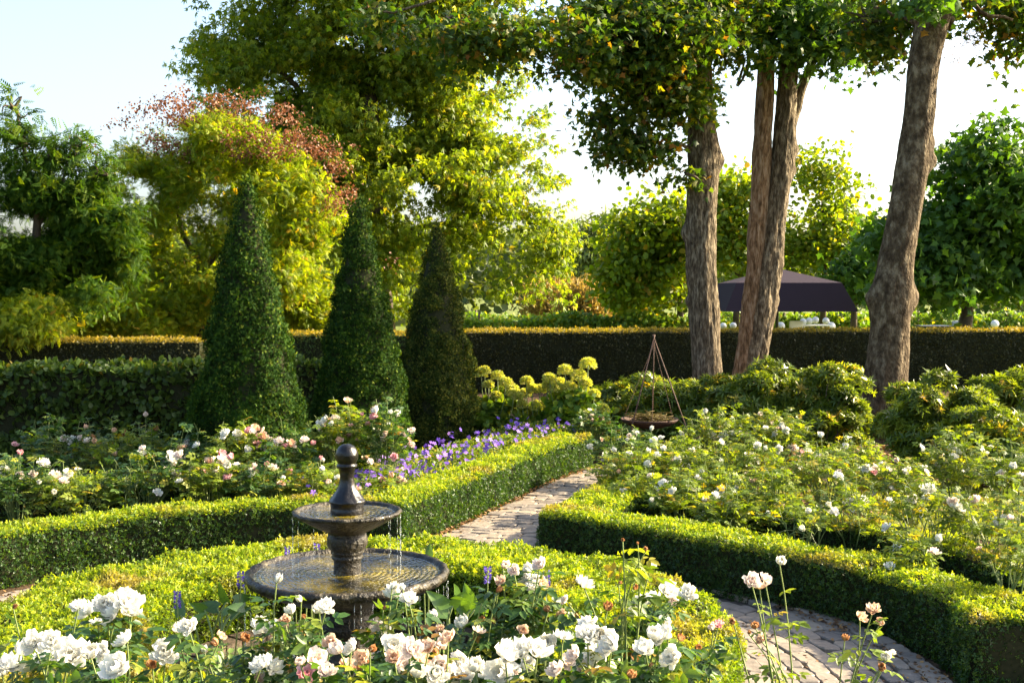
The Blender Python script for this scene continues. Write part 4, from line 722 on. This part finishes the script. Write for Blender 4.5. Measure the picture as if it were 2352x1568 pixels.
# ------------------------------------------------------------------ trees
M['bark1'] = solid('grey_brown_bark', [(.36,(.035,.025,.015)),(.5,(.11,.083,.052)),(.64,(.27,.22,.15))], scale=9, rough=.95, bump=1.0, bscale=16, spec=.15, stretch=(2.2,2.2,.55))
M['bark2'] = solid('smooth_brown_bark', [(.35,(.032,.021,.011)),(.5,(.085,.06,.034)),(.66,(.21,.165,.105))], scale=6, rough=.95, bump=1.0, bscale=18, spec=.15, stretch=(1.6,1.6,.9))
M['barkwarm'] = solid('flaking_orange_bark', [(.36,(.07,.042,.022)),(.5,(.20,.12,.065)),(.64,(.33,.24,.16))], scale=8, rough=.95, bump=1.0, bscale=16, spec=.15, stretch=(2.2,2.2,.5))
def trunk(name, pts, Y, mat, root, n=84, knots=(), seed=0, lump=.06, dY=0):
    P = [W(a, b, Y+dY*i/max(1, len(pts)-1)) for i, (a, b, r) in enumerate(pts)]; R = [r*.94*Y/K for _,_,r in pts]
    t = np.linspace(0, 1, len(P)); m = max(20, int(sum(np.linalg.norm(P[i+1]-P[i]) for i in range(len(P)-1))/.045)); tt = np.linspace(0, 1, m)
    def cr(A):                                                      # smooth interpolation
        A = np.array(A, float).reshape(len(A), -1); out = []
        for s in tt:
            i = min(int(s*(len(A)-1)), len(A)-2); u = s*(len(A)-1)-i; p0, p1, p2, p3 = A[max(i-1,0)], A[i], A[i+1], A[min(i+2,len(A)-1)]
            out.append(.5*((2*p1)+(-p0+p2)*u+(2*p0-5*p1+4*p2-p3)*u*u+(-p0+3*p1-3*p2+p3)*u**3))
        return np.array(out)
    C, RR = cr(P), cr(R)[:,0]; V, F = [], []
    for i in range(m):
        for k in range(n):
            a = 2*PI*k/n; d = np.array([math.cos(a), math.sin(a), 0]); p = C[i]+d*RR[i]
            q = Vector((d*1.6+np.array([0,0,C[i][2]*1.3])).tolist()); q2 = Vector((p*9).tolist()); q2.z *= .3; q3 = Vector((p*26).tolist()); q3.z *= .4
            e = mnoise.noise(q+Vector((seed,0,0)))*lump*1.0 + mnoise.noise(q2)*lump*.4 + mnoise.noise(q3)*lump*.35 + abs(mnoise.noise(Vector((a*5,p[2]*.8,seed))))*lump*.4
            V.append(p + d*RR[i]*e/ .5)
    for i in range(m-1):
        for k in range(n): F.append((i*n+k, i*n+(k+1)%n, (i+1)*n+(k+1)%n, (i+1)*n+k))
    for kp, ky, kr, ko in knots:                                   # burls pushed out of the bark; ko = hollow
        kc = W(kp, ky, Y); kc[1] = Y - (.9*np.interp(kc[2], C[:,2], RR) if ko else 0)*math.sqrt(max(0, 1-min(1, ((kc[0]-np.interp(kc[2], C[:,2], C[:,0]))/np.interp(kc[2], C[:,2], RR))**2)))
        r = kr*Y/K; VV = np.array(V); ax = np.stack([np.interp(VV[:,2], C[:,2], C[:,0]), np.interp(VV[:,2], C[:,2], C[:,1]), VV[:,2]], 1)
        dd = np.linalg.norm((VV-kc)*(1,1,.75), axis=1)/r; g = np.exp(-dd**2*1.3)
        if ko: g = g*.6 - 1.0*np.exp(-dd**2*9)
        V = list(VV + unit(VV-ax)*(g*r*.75)[:,None])
    me = pymesh('trunk', V, F, mat); return obj('trunk', me, root), C, RR
def limbs(root, segs, mat, name='branches', n=7):
    V, F = [], []
    for pts, Y, r0, r1 in segs:
        P = [W(p[0], p[1], Y+(p[2] if len(p) > 2 else 0)) for p in pts]; D = []
        for i in range(len(P)-1): D += [P[i]+(P[i+1]-P[i])*u for u in (0,.33,.66)]
        D.append(P[-1]); D = [D[0]]+[d+np.array([mnoise.noise(Vector((i*1.7,Y,0))),0,mnoise.noise(Vector((i*1.7,Y,9)))])*.08 for i, d in enumerate(D[1:])]
        tube(V, F, D, np.linspace(r0, r1, len(D)), n)
    return obj(name, pymesh(name, V, F, mat), root)
def crown(root, blobs, mat, n, m, seed, tpl=MAPLE, size=.15, spread=.35, gap=.38, gsc=.9, droop=.5, shell=.45, name='crown', twigs=0, lean=(0,0,0), dens=None, depth=.9, up=.5, sub=34, subr=(.15,.33), gapk=0):
    """n sprays of m leaves through the ellipsoids given in picture space; noise opens gaps"""
    rng = np.random.default_rng(seed); C = np.array([W(b[0], b[1], b[2]) for b in blobs]); R = np.array([(b[3]*b[2]/K, b[3]*b[2]/K*depth, b[4]*b[2]/K) for b in blobs])
    C0 = C; ns = int(sub*len(C)); wg = R[:,0]*R[:,2]; wg = wg/wg.sum(); kk = rng.choice(len(C), ns, p=wg); C = C[kk]+rv(rng, ns)*R[kk]*(rng.random(ns)**.4*.93)[:,None]; R = R[kk]*rng.uniform(*subr,ns)[:,None]; R = np.maximum(R, .25*spread/.25)
    wg = R[:,0]*R[:,2]; wg /= wg.sum(); k = rng.choice(ns, n, p=wg); d = rv(rng, n); d[:,2] = np.where((d[:,2] < -.3) & (rng.random(n) < .6), -d[:,2], d[:,2]); rad = rng.uniform(shell, 1.08, n)
    P0 = C[k]+d*R[k]; rad = rad*(.66+.62*vn(P0, .75, seed+9)*.6+.62*vn(P0, 2.1, seed+8)*.4); P = C[k]+d*R[k]*rad[:,None]; keep = vn(P, gsc, seed+1)*.65+vn(P, gsc*2.7, seed+2)*.35 > gap; P, d = P[keep], d[keep]
    n = len(P); cl = np.clip(vn(P, gsc*1.5, seed+3)*1.6-.3, 0, 1)*.8+rng.random(n)*.2; out = d
    Q = np.repeat(P, m, 0)+rng.normal(size=(n*m,3))*spread*np.array([1,1,.55])+np.repeat(np.stack([out[:,0],out[:,1],-np.ones(n)*.3],1), m, 0)*rng.random((n*m,1))*spread
    N = n*m; o2 = np.repeat(out, m, 0)
    ax = o2*.6+np.array([0,0,-droop])+rv(rng, N)*.9; nm = np.array([0,0,up])+o2*.35+rv(rng, N)*.75
    L = Leaves(); L.add(tpl, Q, frames(ax, nm), size*rng.uniform(.65,1.25,N), rng.random(N), np.repeat(cl, m))
    o = obj(name, L.mesh(name, mat), root)
    if twigs:
        V, F = [], []
        for i in rng.choice(n, min(n, twigs), replace=False):
            c = C0[np.argmin(((C0-P[i])**2).sum(1))]; a = c+(P[i]-c)*.15; tube(V, F, bez(a, (a+P[i])/2+rng.normal(size=3)*.15+(0,0,.1), P[i], 5), np.linspace(.035,.008,5), 4, cap=False)
        obj('branches', pymesh('branches', V, F, M['twig']), root)
    return o
def tree(name, label, px, Y, group=None, cat='tree'):
    c = W(px, 900, Y); return empty(name, (c[0], Y, 0), label, cat, group)
# -- the three big trunks
t1 = tree('maple_tree', 'maple with a straight grey lumpy trunk, left of the three big trunks', 1625, 24.5, 'big trunks before the tall hedge')
trunk('trunk', [(1626,925,43),(1626,880,37),(1622,800,36),(1617,700,36),(1610,600,37),(1611,520,36),(1613,450,35),(1615,360,37),(1612,280,32),(1607,200,31),(1606,100,29),(1606,0,27),(1610,-150,22),(1620,-350,14)], 24.5, M['bark1'], t1, knots=[(1648,370,18,0),(1580,535,17,0),(1612,385,13,1),(1588,560,11,1),(1580,690,10,0)], seed=1)
limbs(t1, [([(1606,60),(1560,-30,-.5),(1420,-60,-1.5),(1200,-40,-2.5),(1000,0,-3)],24.5,.12,.03),([(1600,110),(1560,60,-.6),(1440,90,-1.4),(1350,140,-2)],24.5,.07,.012),([(1606,350),(1560,330,-.4),(1500,350,-.8),(1440,370,-1)],24.5,.05,.01),([(1605,240),(1540,250,-.5),(1460,230,-1),(1400,260,-1.2)],24.5,.05,.01),([(1600,420),(1590,400,-.4),(1560,395,-.8)],24.5,.035,.01),([(1610,20),(1680,-60,.5),(1760,-120,1)],24.5,.09,.03),([(1000,0,-3),(900,30,-3),(820,20,-3)],24.5,.03,.01),([(1350,140,-2),(1250,170,-2.2),(1180,160,-2.4)],24.5,.02,.008)], M['bark1'])
crown(t1, [(1500,110,23.5,170,130),(1640,60,24,120,120),(1420,60,23,150,110),(1180,80,22,190,95),(1350,130,22.5,110,70),(1020,40,22,180,60),(1690,210,25,45,70),(870,20,22,110,50)], M['maple'], 3100, 10, 71, size=.135, spread=.25, gap=.46, subr=(.12,.3), twigs=120)
crown(t1, [(1450,230,23.5,100,80),(1480,330,23.7,90,60),(1570,395,23.8,55,35),(1400,290,23.5,50,50),(1540,230,23.8,80,70)], M['maple'], 620, 9, 72, size=.14, spread=.22, gap=.46, name='drooping_sprays', twigs=60)
crown(t1, [(1330,100,22.5,200,80),(1500,130,23.5,140,110),(1150,90,22,150,70),(1640,150,24,60,60)], M['seed'], 260, 22, 73, tpl=NARROW, size=.06, spread=.09, gap=.45, name='seed_bunches', shell=.6)
crown(t1, [(1600,-260,25,300,160)], M['maple'], 420, 8, 74, size=.2, spread=.4, gap=.42, name='upper_crown')
t2 = tree('maple_tree', 'twin-stemmed tree with flaking orange bark, middle of the three big trunks', 1722, 25.5, 'big trunks before the tall hedge')
trunk('trunk', [(1708,900,32),(1711,850,28),(1722,770,26),(1730,700,26),(1735,620,23),(1738,550,23),(1745,450,23),(1750,350,23),(1756,250,21),(1760,150,19),(1763,0,17),(1766,-200,13)], 25.45, M['barkwarm'], t2, seed=7, lump=.07)
o, _, _ = trunk('trunk', [(1720,900,40),(1723,850,36),(1736,770,37),(1750,700,36),(1762,620,34),(1771,550,30),(1785,450,28),(1798,370,28),(1803,280,25),(1808,200,23),(1815,100,20),(1820,0,18),(1830,-200,12)], 25.5, M['bark1'], t2, knots=[(1824,345,13,0),(1818,392,12,0),(1780,690,10,0)], seed=13, lump=.08)
limbs(t2, [([(1815,290),(1836,220,0),(1856,170,0),(1880,90,0),(1900,0,.2)],25.7,.13,.07),([(1763,60),(1720,20,-.3),(1670,-30,-.5)],25.4,.07,.03),([(1818,60),(1870,-10,-.3),(1960,-60,-.5)],25.6,.06,.03)], M['bark1'])
crown(t2, [(1860,50,25,130,90),(1820,110,24.6,75,80),(1930,110,25,80,55),(1990,60,25,80,60),(1770,40,25,60,90)], M['plane'], 620, 9, 75, size=.15, spread=.24, gap=.38, twigs=60)
crown(t2, [(1850,-180,26,260,180)], M['maple'], 260, 8, 76, size=.2, spread=.4, gap=.42, name='upper_crown')
t3 = tree('sycamore_tree', 'tree with a thick smooth trunk leaning right and a round branch scar, nearest the rhododendrons', 2025, 19.6, 'big trunks before the tall hedge')
trunk('trunk', [(2022,1030,58),(2026,990,52),(2032,900,51),(2038,820,49),(2043,760,47),(2046,690,50),(2055,620,43),(2070,530,41),(2086,440,40),(2098,360,39),(2108,280,37),(2116,200,37),(2128,120,38),(2143,50,42),(2150,-10,44),(2160,-120,34),(2170,-260,26)], 19.6, M['bark2'], t3, n=84, knots=[(2098,685,26,0),(1992,680,22,0),(2133,372,18,0),(2138,372,16,1),(2146,330,14,0),(2060,745,9,1)], seed=21, lump=.045)
limbs(t3, [([(2130,60),(2105,-20,0),(2085,-120,0)],19.6,.2,.16),([(2165,60),(2200,-10,.2),(2240,-90,.4)],19.6,.14,.09),([(2200,-10,.2),(2250,30,0),(2330,50,0)],19.6,.05,.02),([(2140,90),(2070,40,.3),(2010,20,.5)],19.6,.05,.015)], M['bark2'])
crown(t3, [(2060,110,21,65,70),(2000,50,21,80,60),(2230,60,21,100,75),(2310,140,21.5,60,80),(2340,50,21,70,80),(2180,20,20,90,50)], M['maple'], 560, 8, 77, size=.14, spread=.22, gap=.40, twigs=60)
crown(t3, [(2130,15,18.9,50,28)], M['plane'], 26, 6, 79, size=.17, spread=.12, gap=.2, name='low_spray')
crown(t3, [(2230,90,21,100,80),(2330,160,21.5,40,70)], M['seed'], 70, 20, 78, tpl=NARROW, size=.055, spread=.08, gap=.45, name='seed_bunches')
crown(t3, [(2200,-170,21,300,180)], M['maple'], 260, 8, 80, size=.2, spread=.4, gap=.45, name='upper_crown')
# -- chestnut
ta = tree('chestnut_tree', 'huge horse chestnut with drooping sunlit leaves filling the middle of the background', 850, 38)
limbs(ta, [([(880,760),(870,600),(860,400),(850,200),(850,0)],38,.42,.16),([(862,450),(760,330),(680,200),(600,120)],38,.18,.05),([(862,420),(960,300),(1040,180)],38,.18,.05),([(866,550),(980,520),(1100,500)],38,.15,.04),([(866,560),(760,520),(640,470)],38,.15,.04)], M['twig'], name='trunk', n=10)
crown(ta, [(590,70,38,190,160),(520,150,37,130,90),(900,-20,38,330,250),(1040,230,38,220,200),(700,330,38,290,230),(1000,470,37,250,190),(1160,545,37,165,140),(850,600,38,260,150),(1120,640,36,130,90),(900,200,39,300,250),(1240,520,37,95,120),(1190,300,37.5,90,120),(1130,250,38,120,120),(1170,430,37.5,120,90),(1080,350,37.5,150,150),(1235,600,36,90,110),(480,230,38,90,70)], M['chestnut'], 13000, 10, 81, tpl=PALM, size=.21, spread=.22, sub=70, subr=(.07,.19), gap=.475, gsc=.75, droop=.75, shell=.5)
crown(ta, [(800,-250,38,380,220)], M['chestnut'], 600, 10, 82, tpl=PALM, size=.34, spread=.5, gap=.42, gsc=.6, name='upper_crown')
# -- goldenrain tree
tb = tree('goldenrain_tree', 'yellow-green tree with reddish-brown seed pods on top, behind the yew cones', 520, 29)
limbs(tb, [([(480,770),(470,650),(462,600)],29,.16,.13),([(462,600),(420,540),(400,440),(390,340)],29,.08,.02),([(465,620),(520,560),(560,450),(570,320)],29,.09,.02),([(470,660),(600,600),(720,540)],29,.07,.02),([(466,640),(380,600),(300,580)],29,.06,.02),([(520,560),(620,540),(700,480)],29,.05,.015)], M['twig'], name='trunk', n=9)
crown(tb, [(400,440,29,160,150),(640,510,28.5,160,150),(310,520,29,130,140),(520,370,29,170,110),(760,520,28.6,60,90),(230,440,29,60,70),(700,590,28.5,120,120),(500,640,28.5,250,90),(600,640,28,150,90)], M['golden'], 7200, 10, 83, tpl=PINNATE, size=.165, spread=.14, sub=75, subr=(.07,.18), gap=.50, gsc=1.4, shell=.4, droop=.35, up=.9)
crown(tb, [(260,300,29,45,35),(200,330,29,30,25),(330,262,29,60,38),(400,240,29,70,40),(480,225,29,75,40),(560,240,29,65,42),(640,280,29,60,45),(700,330,29,60,50),(770,370,29,45,50),(800,430,29,25,50),(460,260,29,120,45),(900,620,28,10,45),(600,330,28,120,45),(760,450,27.8,50,60),(400,330,28,90,30),(270,420,29,30,15)], M['pod'], 760, 15, 84, tpl=ROUND, size=.062, spread=.13, gap=.43, gsc=1.6, name='seed_pods', shell=.1)
# -- dark tree on the left
tc_ = tree('walnut_tree', 'shaded dark green tree with feathery leaves at the left edge', 60, 25)
limbs(tc_, [([(60,790),(70,650),(90,500),(60,380),(40,260)],25,.14,.02),([(75,650),(150,600),(250,540)],25,.06,.02),([(88,520),(140,420),(170,320)],25,.04,.012),([(80,640),(10,560)],25,.05,.02)], M['twig'], name='trunk', n=9)
crown(tc_, [(50,520,25,150,130),(180,560,25,160,130),(40,640,25,170,120),(250,640,25,130,110),(110,460,25,110,50),(10,420,25,50,70),(270,520,25,70,70)], M['darkpin'], 6400, 10, 85, tpl=PINNATE, size=.17, spread=.15, sub=75, subr=(.08,.19), gap=.50, gsc=1.3, droop=.55, up=.9)
crown(tc_, [(33,250,25,22,60),(165,330,25,50,45),(110,370,25,60,45),(50,330,25,45,50),(220,400,25,50,45)], M['darkpin'], 190, 6, 86, tpl=PINNATE, size=.24, spread=.13, gap=.3, name='top_sprays', twigs=40)
# -- trees beyond the hedge
def simple_tree(name, label, px, Y, blobs, mat, n, m, seed, base=760, top=None, tr=.14, group='trees beyond the tall hedge', **kw):
    r = tree(name, label, px, Y, group); tp = top or min(b[1] for b in blobs)
    limbs(r, [([(px,base),(px+4,(base+tp)/2),(px-3,tp)],Y,tr,.03)], M['twig'], name='trunk', n=8); crown(r, [(b[0],b[1],Y+(b[4] if len(b) > 4 else 0),b[2],b[3]) for b in blobs], mat, n, m, seed, **kw); return r
simple_tree('lime_tree', 'bright yellow-green rounded tree just left of the first trunk', 1560, 48, [(1480,570,100,130),(1430,620,60,100),(1545,560,80,120),(1500,660,110,70)], M['lime'], 900, 12, 91, tpl=ROUND, size=.24, spread=.35, gap=.33, gsc=.6)
simple_tree('lime_tree', 'yellow-green tree seen between the first trunk and the twin trunk', 1690, 46, [(1690,450,55,80),(1680,540,80,90),(1700,600,80,60)], M['lime'], 420, 11, 92, tpl=ROUND, size=.23, spread=.35, gap=.38, gsc=.6)
simple_tree('birch_tree', 'airy yellow tree with open branches right of the twin trunk', 1890, 46, [(1870,420,60,90),(1930,470,70,90),(1850,520,90,90),(1950,570,100,80),(1880,610,110,70)], M['lime'], 900, 10, 93, tpl=ROUND, size=.2, spread=.30, gap=.46, gsc=.7, shell=.2)
simple_tree('grey_willow', 'pale grey-green willow far beyond the vines', 1390, 75, [(1380,560,50,80),(1350,600,60,90),(1420,560,40,80)], M['far'], 420, 12, 94, tpl=NARROW, size=.5, spread=.6, gap=.38, gsc=.4)
pt = tree('plane_tree', 'broad dark green tree with big leaves at the right edge', 2215, 33, 'trees beyond the tall hedge')
limbs(pt, [([(2215,760),(2222,700),(2240,600),(2250,400)],33,.20,.06),([(2235,680),(2120,600),(2020,620)],33,.09,.03),([(2235,680),(2340,600)],33,.09,.03)], M['twig'], name='trunk', n=9)
crown(pt, [(2260,470,33,150,160),(2350,400,32,130,150),(2130,560,33,140,100),(2030,630,44,70,60),(2300,620,33,190,90),(2160,640,32,150,70),(2400,560,33,150,120)], M['plane'], 2100, 10, 95, tpl=MAPLE, size=.24, spread=.30, gap=.34, gsc=.7)
simple_tree('plane_tree', 'small bright green leafy tree behind the parasol', 1960, 42, [(1980,650,60,50),(1930,610,50,35),(2030,600,70,60)], M['plane'], 360, 10, 96, tpl=MAPLE, size=.22, spread=.3, gap=.33)
# low shrubs behind the left hedges
for lab, bl, mt, n, sd in (('yellow-green shrub under the shaded tree at the far left', [(60,740,24,90,45)], 'golden', 900, 331), ('bright shrub between the shaded tree and the goldenrain tree', [(230,720,27,110,60),(300,750,27,80,35)], 'golden', 1200, 332), ('green shrub below the goldenrain tree, left of the big yew cone', [(400,720,28,90,60)], 'golden', 900, 333), ('yellow-leaved shrub seen between the first two yew cones', [(700,720,29,70,60)], 'golden', 900, 334)):
    r = tree('garden_shrub', lab, bl[0][0], bl[0][2], 'shrubs behind the left hedges', 'shrub'); crown(r, bl, M[mt], n, 8, sd, tpl=PINNATE, size=.15, spread=.18, gap=.36, sub=40, subr=(.15,.3), twigs=20, name='foliage')
# dry reeds, vines, far wood
for lab, px, py, Y, rx, ry, sd in (('golden dry bush beyond the hedge, left of the bright tree', 1275, 690, 62, 60, 45, 341), ('tall dry orange bush rising above the vines', 1340, 700, 56, 60, 55, 342)):
    r = tree('dry_bush', lab, px, Y, 'dry bushes among the vines', 'bush'); crown(r, [(px,py,Y,rx,ry)], M['reed'], 420, 12, sd, tpl=NARROW, size=.35, spread=.35, gap=.3, droop=-.6, name='foliage')
for j, (Y, top, lab) in enumerate(((47, 718, 'nearest row of green vines beyond the tall hedge'), (54, 712, 'second row of green vines beyond the tall hedge'))):
    a, b = W(1040, top, Y), W(1990 if j == 0 else 2420, top, Y); rng = np.random.default_rng(350+j); r = empty('vine_row', ((a[0]+b[0])/2, Y, 0), lab, 'vine row', 'rows of vines beyond the hedge')
    n = 9000; x = rng.uniform(a[0], b[0], n); P = np.stack([x, Y+rng.normal(size=n)*.22, rng.uniform(.5, a[2]-.1, n)+(vn(np.stack([x,x*0,x*0],1), .8, j)-.5)*.4], 1); L = Leaves(); L.add(MAPLE, P, frames(rv(rng,n)-(0,0,.4), rv(rng,n)+(0,-.4,.6)), .17, rng.random(n), vn(P,.8,3)); obj('foliage', L.mesh('foliage', M['vine']), r)
    x = a[0]+1
    while x < b[0]: V, F = [], []; tube(V, F, [(x,Y,0),(x+.04,Y,a[2])], .05, 6); obj('post', pymesh('post', V, F, M['twig']), r); x += 4.0
rng = np.random.default_rng(360); L = Leaves()
n = 30000; a = rng.uniform(-1.0, 1.0, n); D = rng.uniform(85, 110, n); x = np.tan(a*.75)*D; hgt = 3.2+4.2*vn(np.stack([x*.09, D*.02, x*0], 1), 1, 5)
P = np.stack([x, D, np.sqrt(rng.random(n))*hgt], 1); L.add(ROUND, P, frames(rv(rng,n), rv(rng,n)+(0,-.3,.5)), .8*rng.uniform(.5,1.3,n), rng.random(n), vn(P,.15,6))
tag(obj('far_wood', L.mesh('far_wood', M['far']), None, (0,95,0)), 'pale distant wood along the horizon', 'wood', kind='stuff')
# ------------------------------------------------------------------ terrace: parasol, globes, furniture
def flat(name, col, rough=.6, **k): return solid(name, [(.3, tuple(c*.9 for c in col)), (.7, col)], scale=3, rough=rough, **k)
M['canvas'] = flat('charcoal_canvas', (.035,.025,.036), .85, spec=.1); M['metal'] = flat('dark_metal', (.05,.05,.055), .4, metal=.6); M['globe'] = flat('white_globe', (.85,.85,.85), .3); M['wh'] = flat('white_paint', (.75,.75,.72), .5); M['grey'] = flat('grey_paint', (.30,.34,.42), .5)
YP = 38.0
pc = W(1795, 713, YP); px0, px1 = W(1640,713,YP)[0], W(1930,713,YP)[0]; cx = (px0+px1)/2; hwd = (px1-px0)/2; ze = pc[2]; zs = W(1795,650,YP)[2]; za = W(1795,616,YP)[2]
pr = empty('parasol', (cx, YP, 0), 'large dark square parasol with a pale-lit top between the trunks', 'parasol')
def sq(h, z): return [(cx-h, YP-h, z), (cx+h, YP-h, z), (cx+h, YP+h, z), (cx-h, YP+h, z)]
V = sq(hwd, ze)+sq(hwd*.80, zs)+[(cx,YP,za)]+sq(hwd*.985, ze)+sq(hwd*.79, zs-.03)+[(cx,YP,za-.04)]; F = []
for o_ in (0, 9):
    for i in range(4): j = (i+1)%4; F += [(o_+i,o_+j,o_+4+j,o_+4+i), (o_+4+i,o_+4+j,o_+8)]
obj('canopy', pymesh('canopy', V, F, M['canvas'], smooth=False), pr)
V, F = [], []; tube(V, F, [(cx,YP,0),(cx,YP,za-.05)], .05, 12); obj('pole', pymesh('pole', V, F, M['metal']), pr)
for i in range(4): V, F = [], []; s = sq(hwd*.97, ze+.02)[i]; m_ = sq(hwd*.785, zs-.06)[i]; tube(V, F, [(cx,YP,za-.1), m_, s], .018, 5); obj('rib', pymesh('rib', V, F, M['metal']), pr)
V, F = lathe([(0,0),(.5,0),(.5,.08),(.06,.12),(0,.12)], (cx,YP), 24); obj('base', pymesh('base', V, F, M['metal']), pr)
for (px, py, rpx, lab) in ((1793,749,10,'white globe lamp nearest the twin trunk'),(1845,739,8,'white globe lamp left in the row of three under the parasol edge'),(1859,737,8,'white globe lamp middle in the row of three'),(1873,735,8,'white globe lamp right in the row of three'),(1897,737,8,'white globe lamp above the low one right of the row'),(1908,750,11,'large low white globe lamp at the right end of the table'),(1661,749,8,'bluish globe lamp just right of the first trunk'),(1684,748,8,'bluish globe lamp beside the twin trunk on its left'),(2197,745,9,'globe lamp above the hedge under the dark broad tree'),(2285,744,9,'globe lamp above the hedge at the far right')):
    Y = 41.0; c = W(px, py, Y); r = rpx*Y/K; root = empty('globe_lamp', (c[0], Y, 0), lab, 'lamp', 'globe lamps on the terrace'); V, F = lathe([(r*math.sin(t), c[2]-r*math.cos(t)) for t in np.linspace(0.001, PI-.001, 14)], c[:2], 20); obj('globe', pymesh('globe', V, F, M['globe']), root)
    V, F = [], []; tube(V, F, [(c[0],Y,0),(c[0],Y,c[2]-r*.95)], .025, 8); obj('post', pymesh('post', V, F, M['metal']), root)
def table(label, pxa, pxb, py, Y, mat):
    a, b = W(pxa, py, Y), W(pxb, py, Y); root = empty('garden_table', ((a[0]+b[0])/2, Y, 0), label, 'table', None); z = a[2]
    bm = bmesh.new(); bmesh.ops.create_cube(bm, size=1); 
    for v in bm.verts: v.co = Vector(((a[0]+b[0])/2+v.co.x*(b[0]-a[0]), Y+v.co.y*.8, z+v.co.z*.05))
    bmesh.ops.bevel(bm, geom=bm.edges[:], offset=.01, segments=1, affect='EDGES'); me = bpy.data.meshes.new('tabletop'); bm.to_mesh(me); bm.free(); me.materials.append(mat); obj('tabletop', me, root)
    for sx in (a[0]+.06, b[0]-.06):
        for sy in (-.34, .34): V, F = [], []; tube(V, F, [(sx,Y+sy,0),(sx,Y+sy,z-.027)], .03, 6); obj('leg', pymesh('leg', V, F, mat), root)
table('white table under the globe lamps beside the parasol', 1838, 1900, 747, 40.2, M['wh'])
table('long dark table above the hedge at the right', 2110, 2180, 749, 40.0, M['metal'])
def chair(label, px, Y, mat, s=1):
    c = W(px, 750, Y); root = empty('garden_chair', (c[0], Y, 0), label, 'chair', 'chairs on the terrace'); x = c[0]; zt = W(px, 737, Y)[2]
    def bx(n, x0, x1, y0, y1, z0, z1):
        bm = bmesh.new(); bmesh.ops.create_cube(bm, size=1)
        for v in bm.verts: v.co = Vector(((x0+x1)/2+v.co.x*(x1-x0), (y0+y1)/2+v.co.y*(y1-y0), (z0+z1)/2+v.co.z*(z1-z0)))
        bmesh.ops.bevel(bm, geom=bm.edges[:], offset=.02, segments=2, affect='EDGES'); me = bpy.data.meshes.new(n); bm.to_mesh(me); bm.free(); me.materials.append(mat); obj(n, me, root)
    bx('seat', x-.24, x+.24, Y-.24, Y+.24, zt-.50, zt-.44); bx('backrest', x-.23, x+.23, Y+.19, Y+.24, zt-.42, zt)
    for sx in (-.2,.2):
        for sy in (-.2,.2): V, F = [], []; tube(V, F, [(x+sx,Y+sy,0),(x+sx,Y+sy,zt-.47)], .02, 6); obj('leg', pymesh('leg', V, F, mat), root)
chair('white chair at the left end of the white table', 1832, 39.4, M['wh']); chair('pale blue-grey chair above the hedge under the dark broad tree', 2208, 39.0, M['grey'])
# white frame glimpsed under the goldenrain tree
# ------------------------------------------------------------------ litter and grass
rng = np.random.default_rng(500); L = Leaves(); n = 3400; a = rng.uniform(-.3, PI*1.0, n)
rr = np.where(rng.random(n) < .75, rng.normal(3.68, .06, n), rng.uniform(2.4, 3.7, n)); P = np.stack([FC[0]+rr*np.cos(a), FC[1]+rr*np.sin(a), np.full(n, .045)], 1)
L.add(ROUND, P, frames(rv(rng,n)*(1,1,.3), rv(rng,n)*.5+(0,0,1)), .032*rng.uniform(.5,1.3,n), rng.random(n))
n = 1300; y = rng.uniform(11, 16.5, n); left = rng.random(n) < .6; x = np.array([lerp_poly(LARM if l else RARM, q) for l, q in zip(left, y)])+np.where(left, 1, -1)*np.abs(rng.normal(0, .09, n)); P = np.stack([x, y, np.full(n, .045)], 1)
L.add(ROUND, P, frames(rv(rng,n)*(1,1,.3), rv(rng,n)*.5+(0,0,1)), .035*rng.uniform(.5,1.3,n), rng.random(n))
n = 9000; P = np.stack([rng.uniform(2.5, 9, n), rng.uniform(13, 19, n), np.full(n, .02)], 1); L.add(ROUND, P, frames(rv(rng,n)*(1,1,.3), rv(rng,n)*.5+(0,0,1)), .06*rng.uniform(.5,1.3,n), rng.random(n))
tag(obj('leaf_litter', L.mesh('leaf_litter', M['dead'])), 'dry brown fallen leaves along the path edges and under the trees', 'fallen leaves', kind='stuff')
L = Leaves(); n = 26000; P = np.stack([rng.uniform(2.2, 7.5, n), rng.uniform(10.5, 16.5, n), np.full(n, .012)], 1)
poly = [(p[0],p[1]) for p in LP]; ins = np.zeros(n, bool)
for i in range(len(poly)):
    (x0,y0),(x1,y1) = poly[i], poly[(i+1)%len(poly)]; ins ^= ((y0 > P[:,1]) != (y1 > P[:,1])) & (P[:,0] < (x1-x0)*(P[:,1]-y0)/(y1-y0+1e-9)+x0)
P = P[ins]; n = len(P); L.add(NARROW, P, frames(rv(rng,n)*.6+(0,0,1), rv(rng,n)), .055*rng.uniform(.6,1.3,n), rng.random(n), vn(P,1.5,2))
tag(obj('grass', L.mesh('grass', M['grass'])), 'short sunny grass between the roses of the right bed', 'grass', kind='stuff')
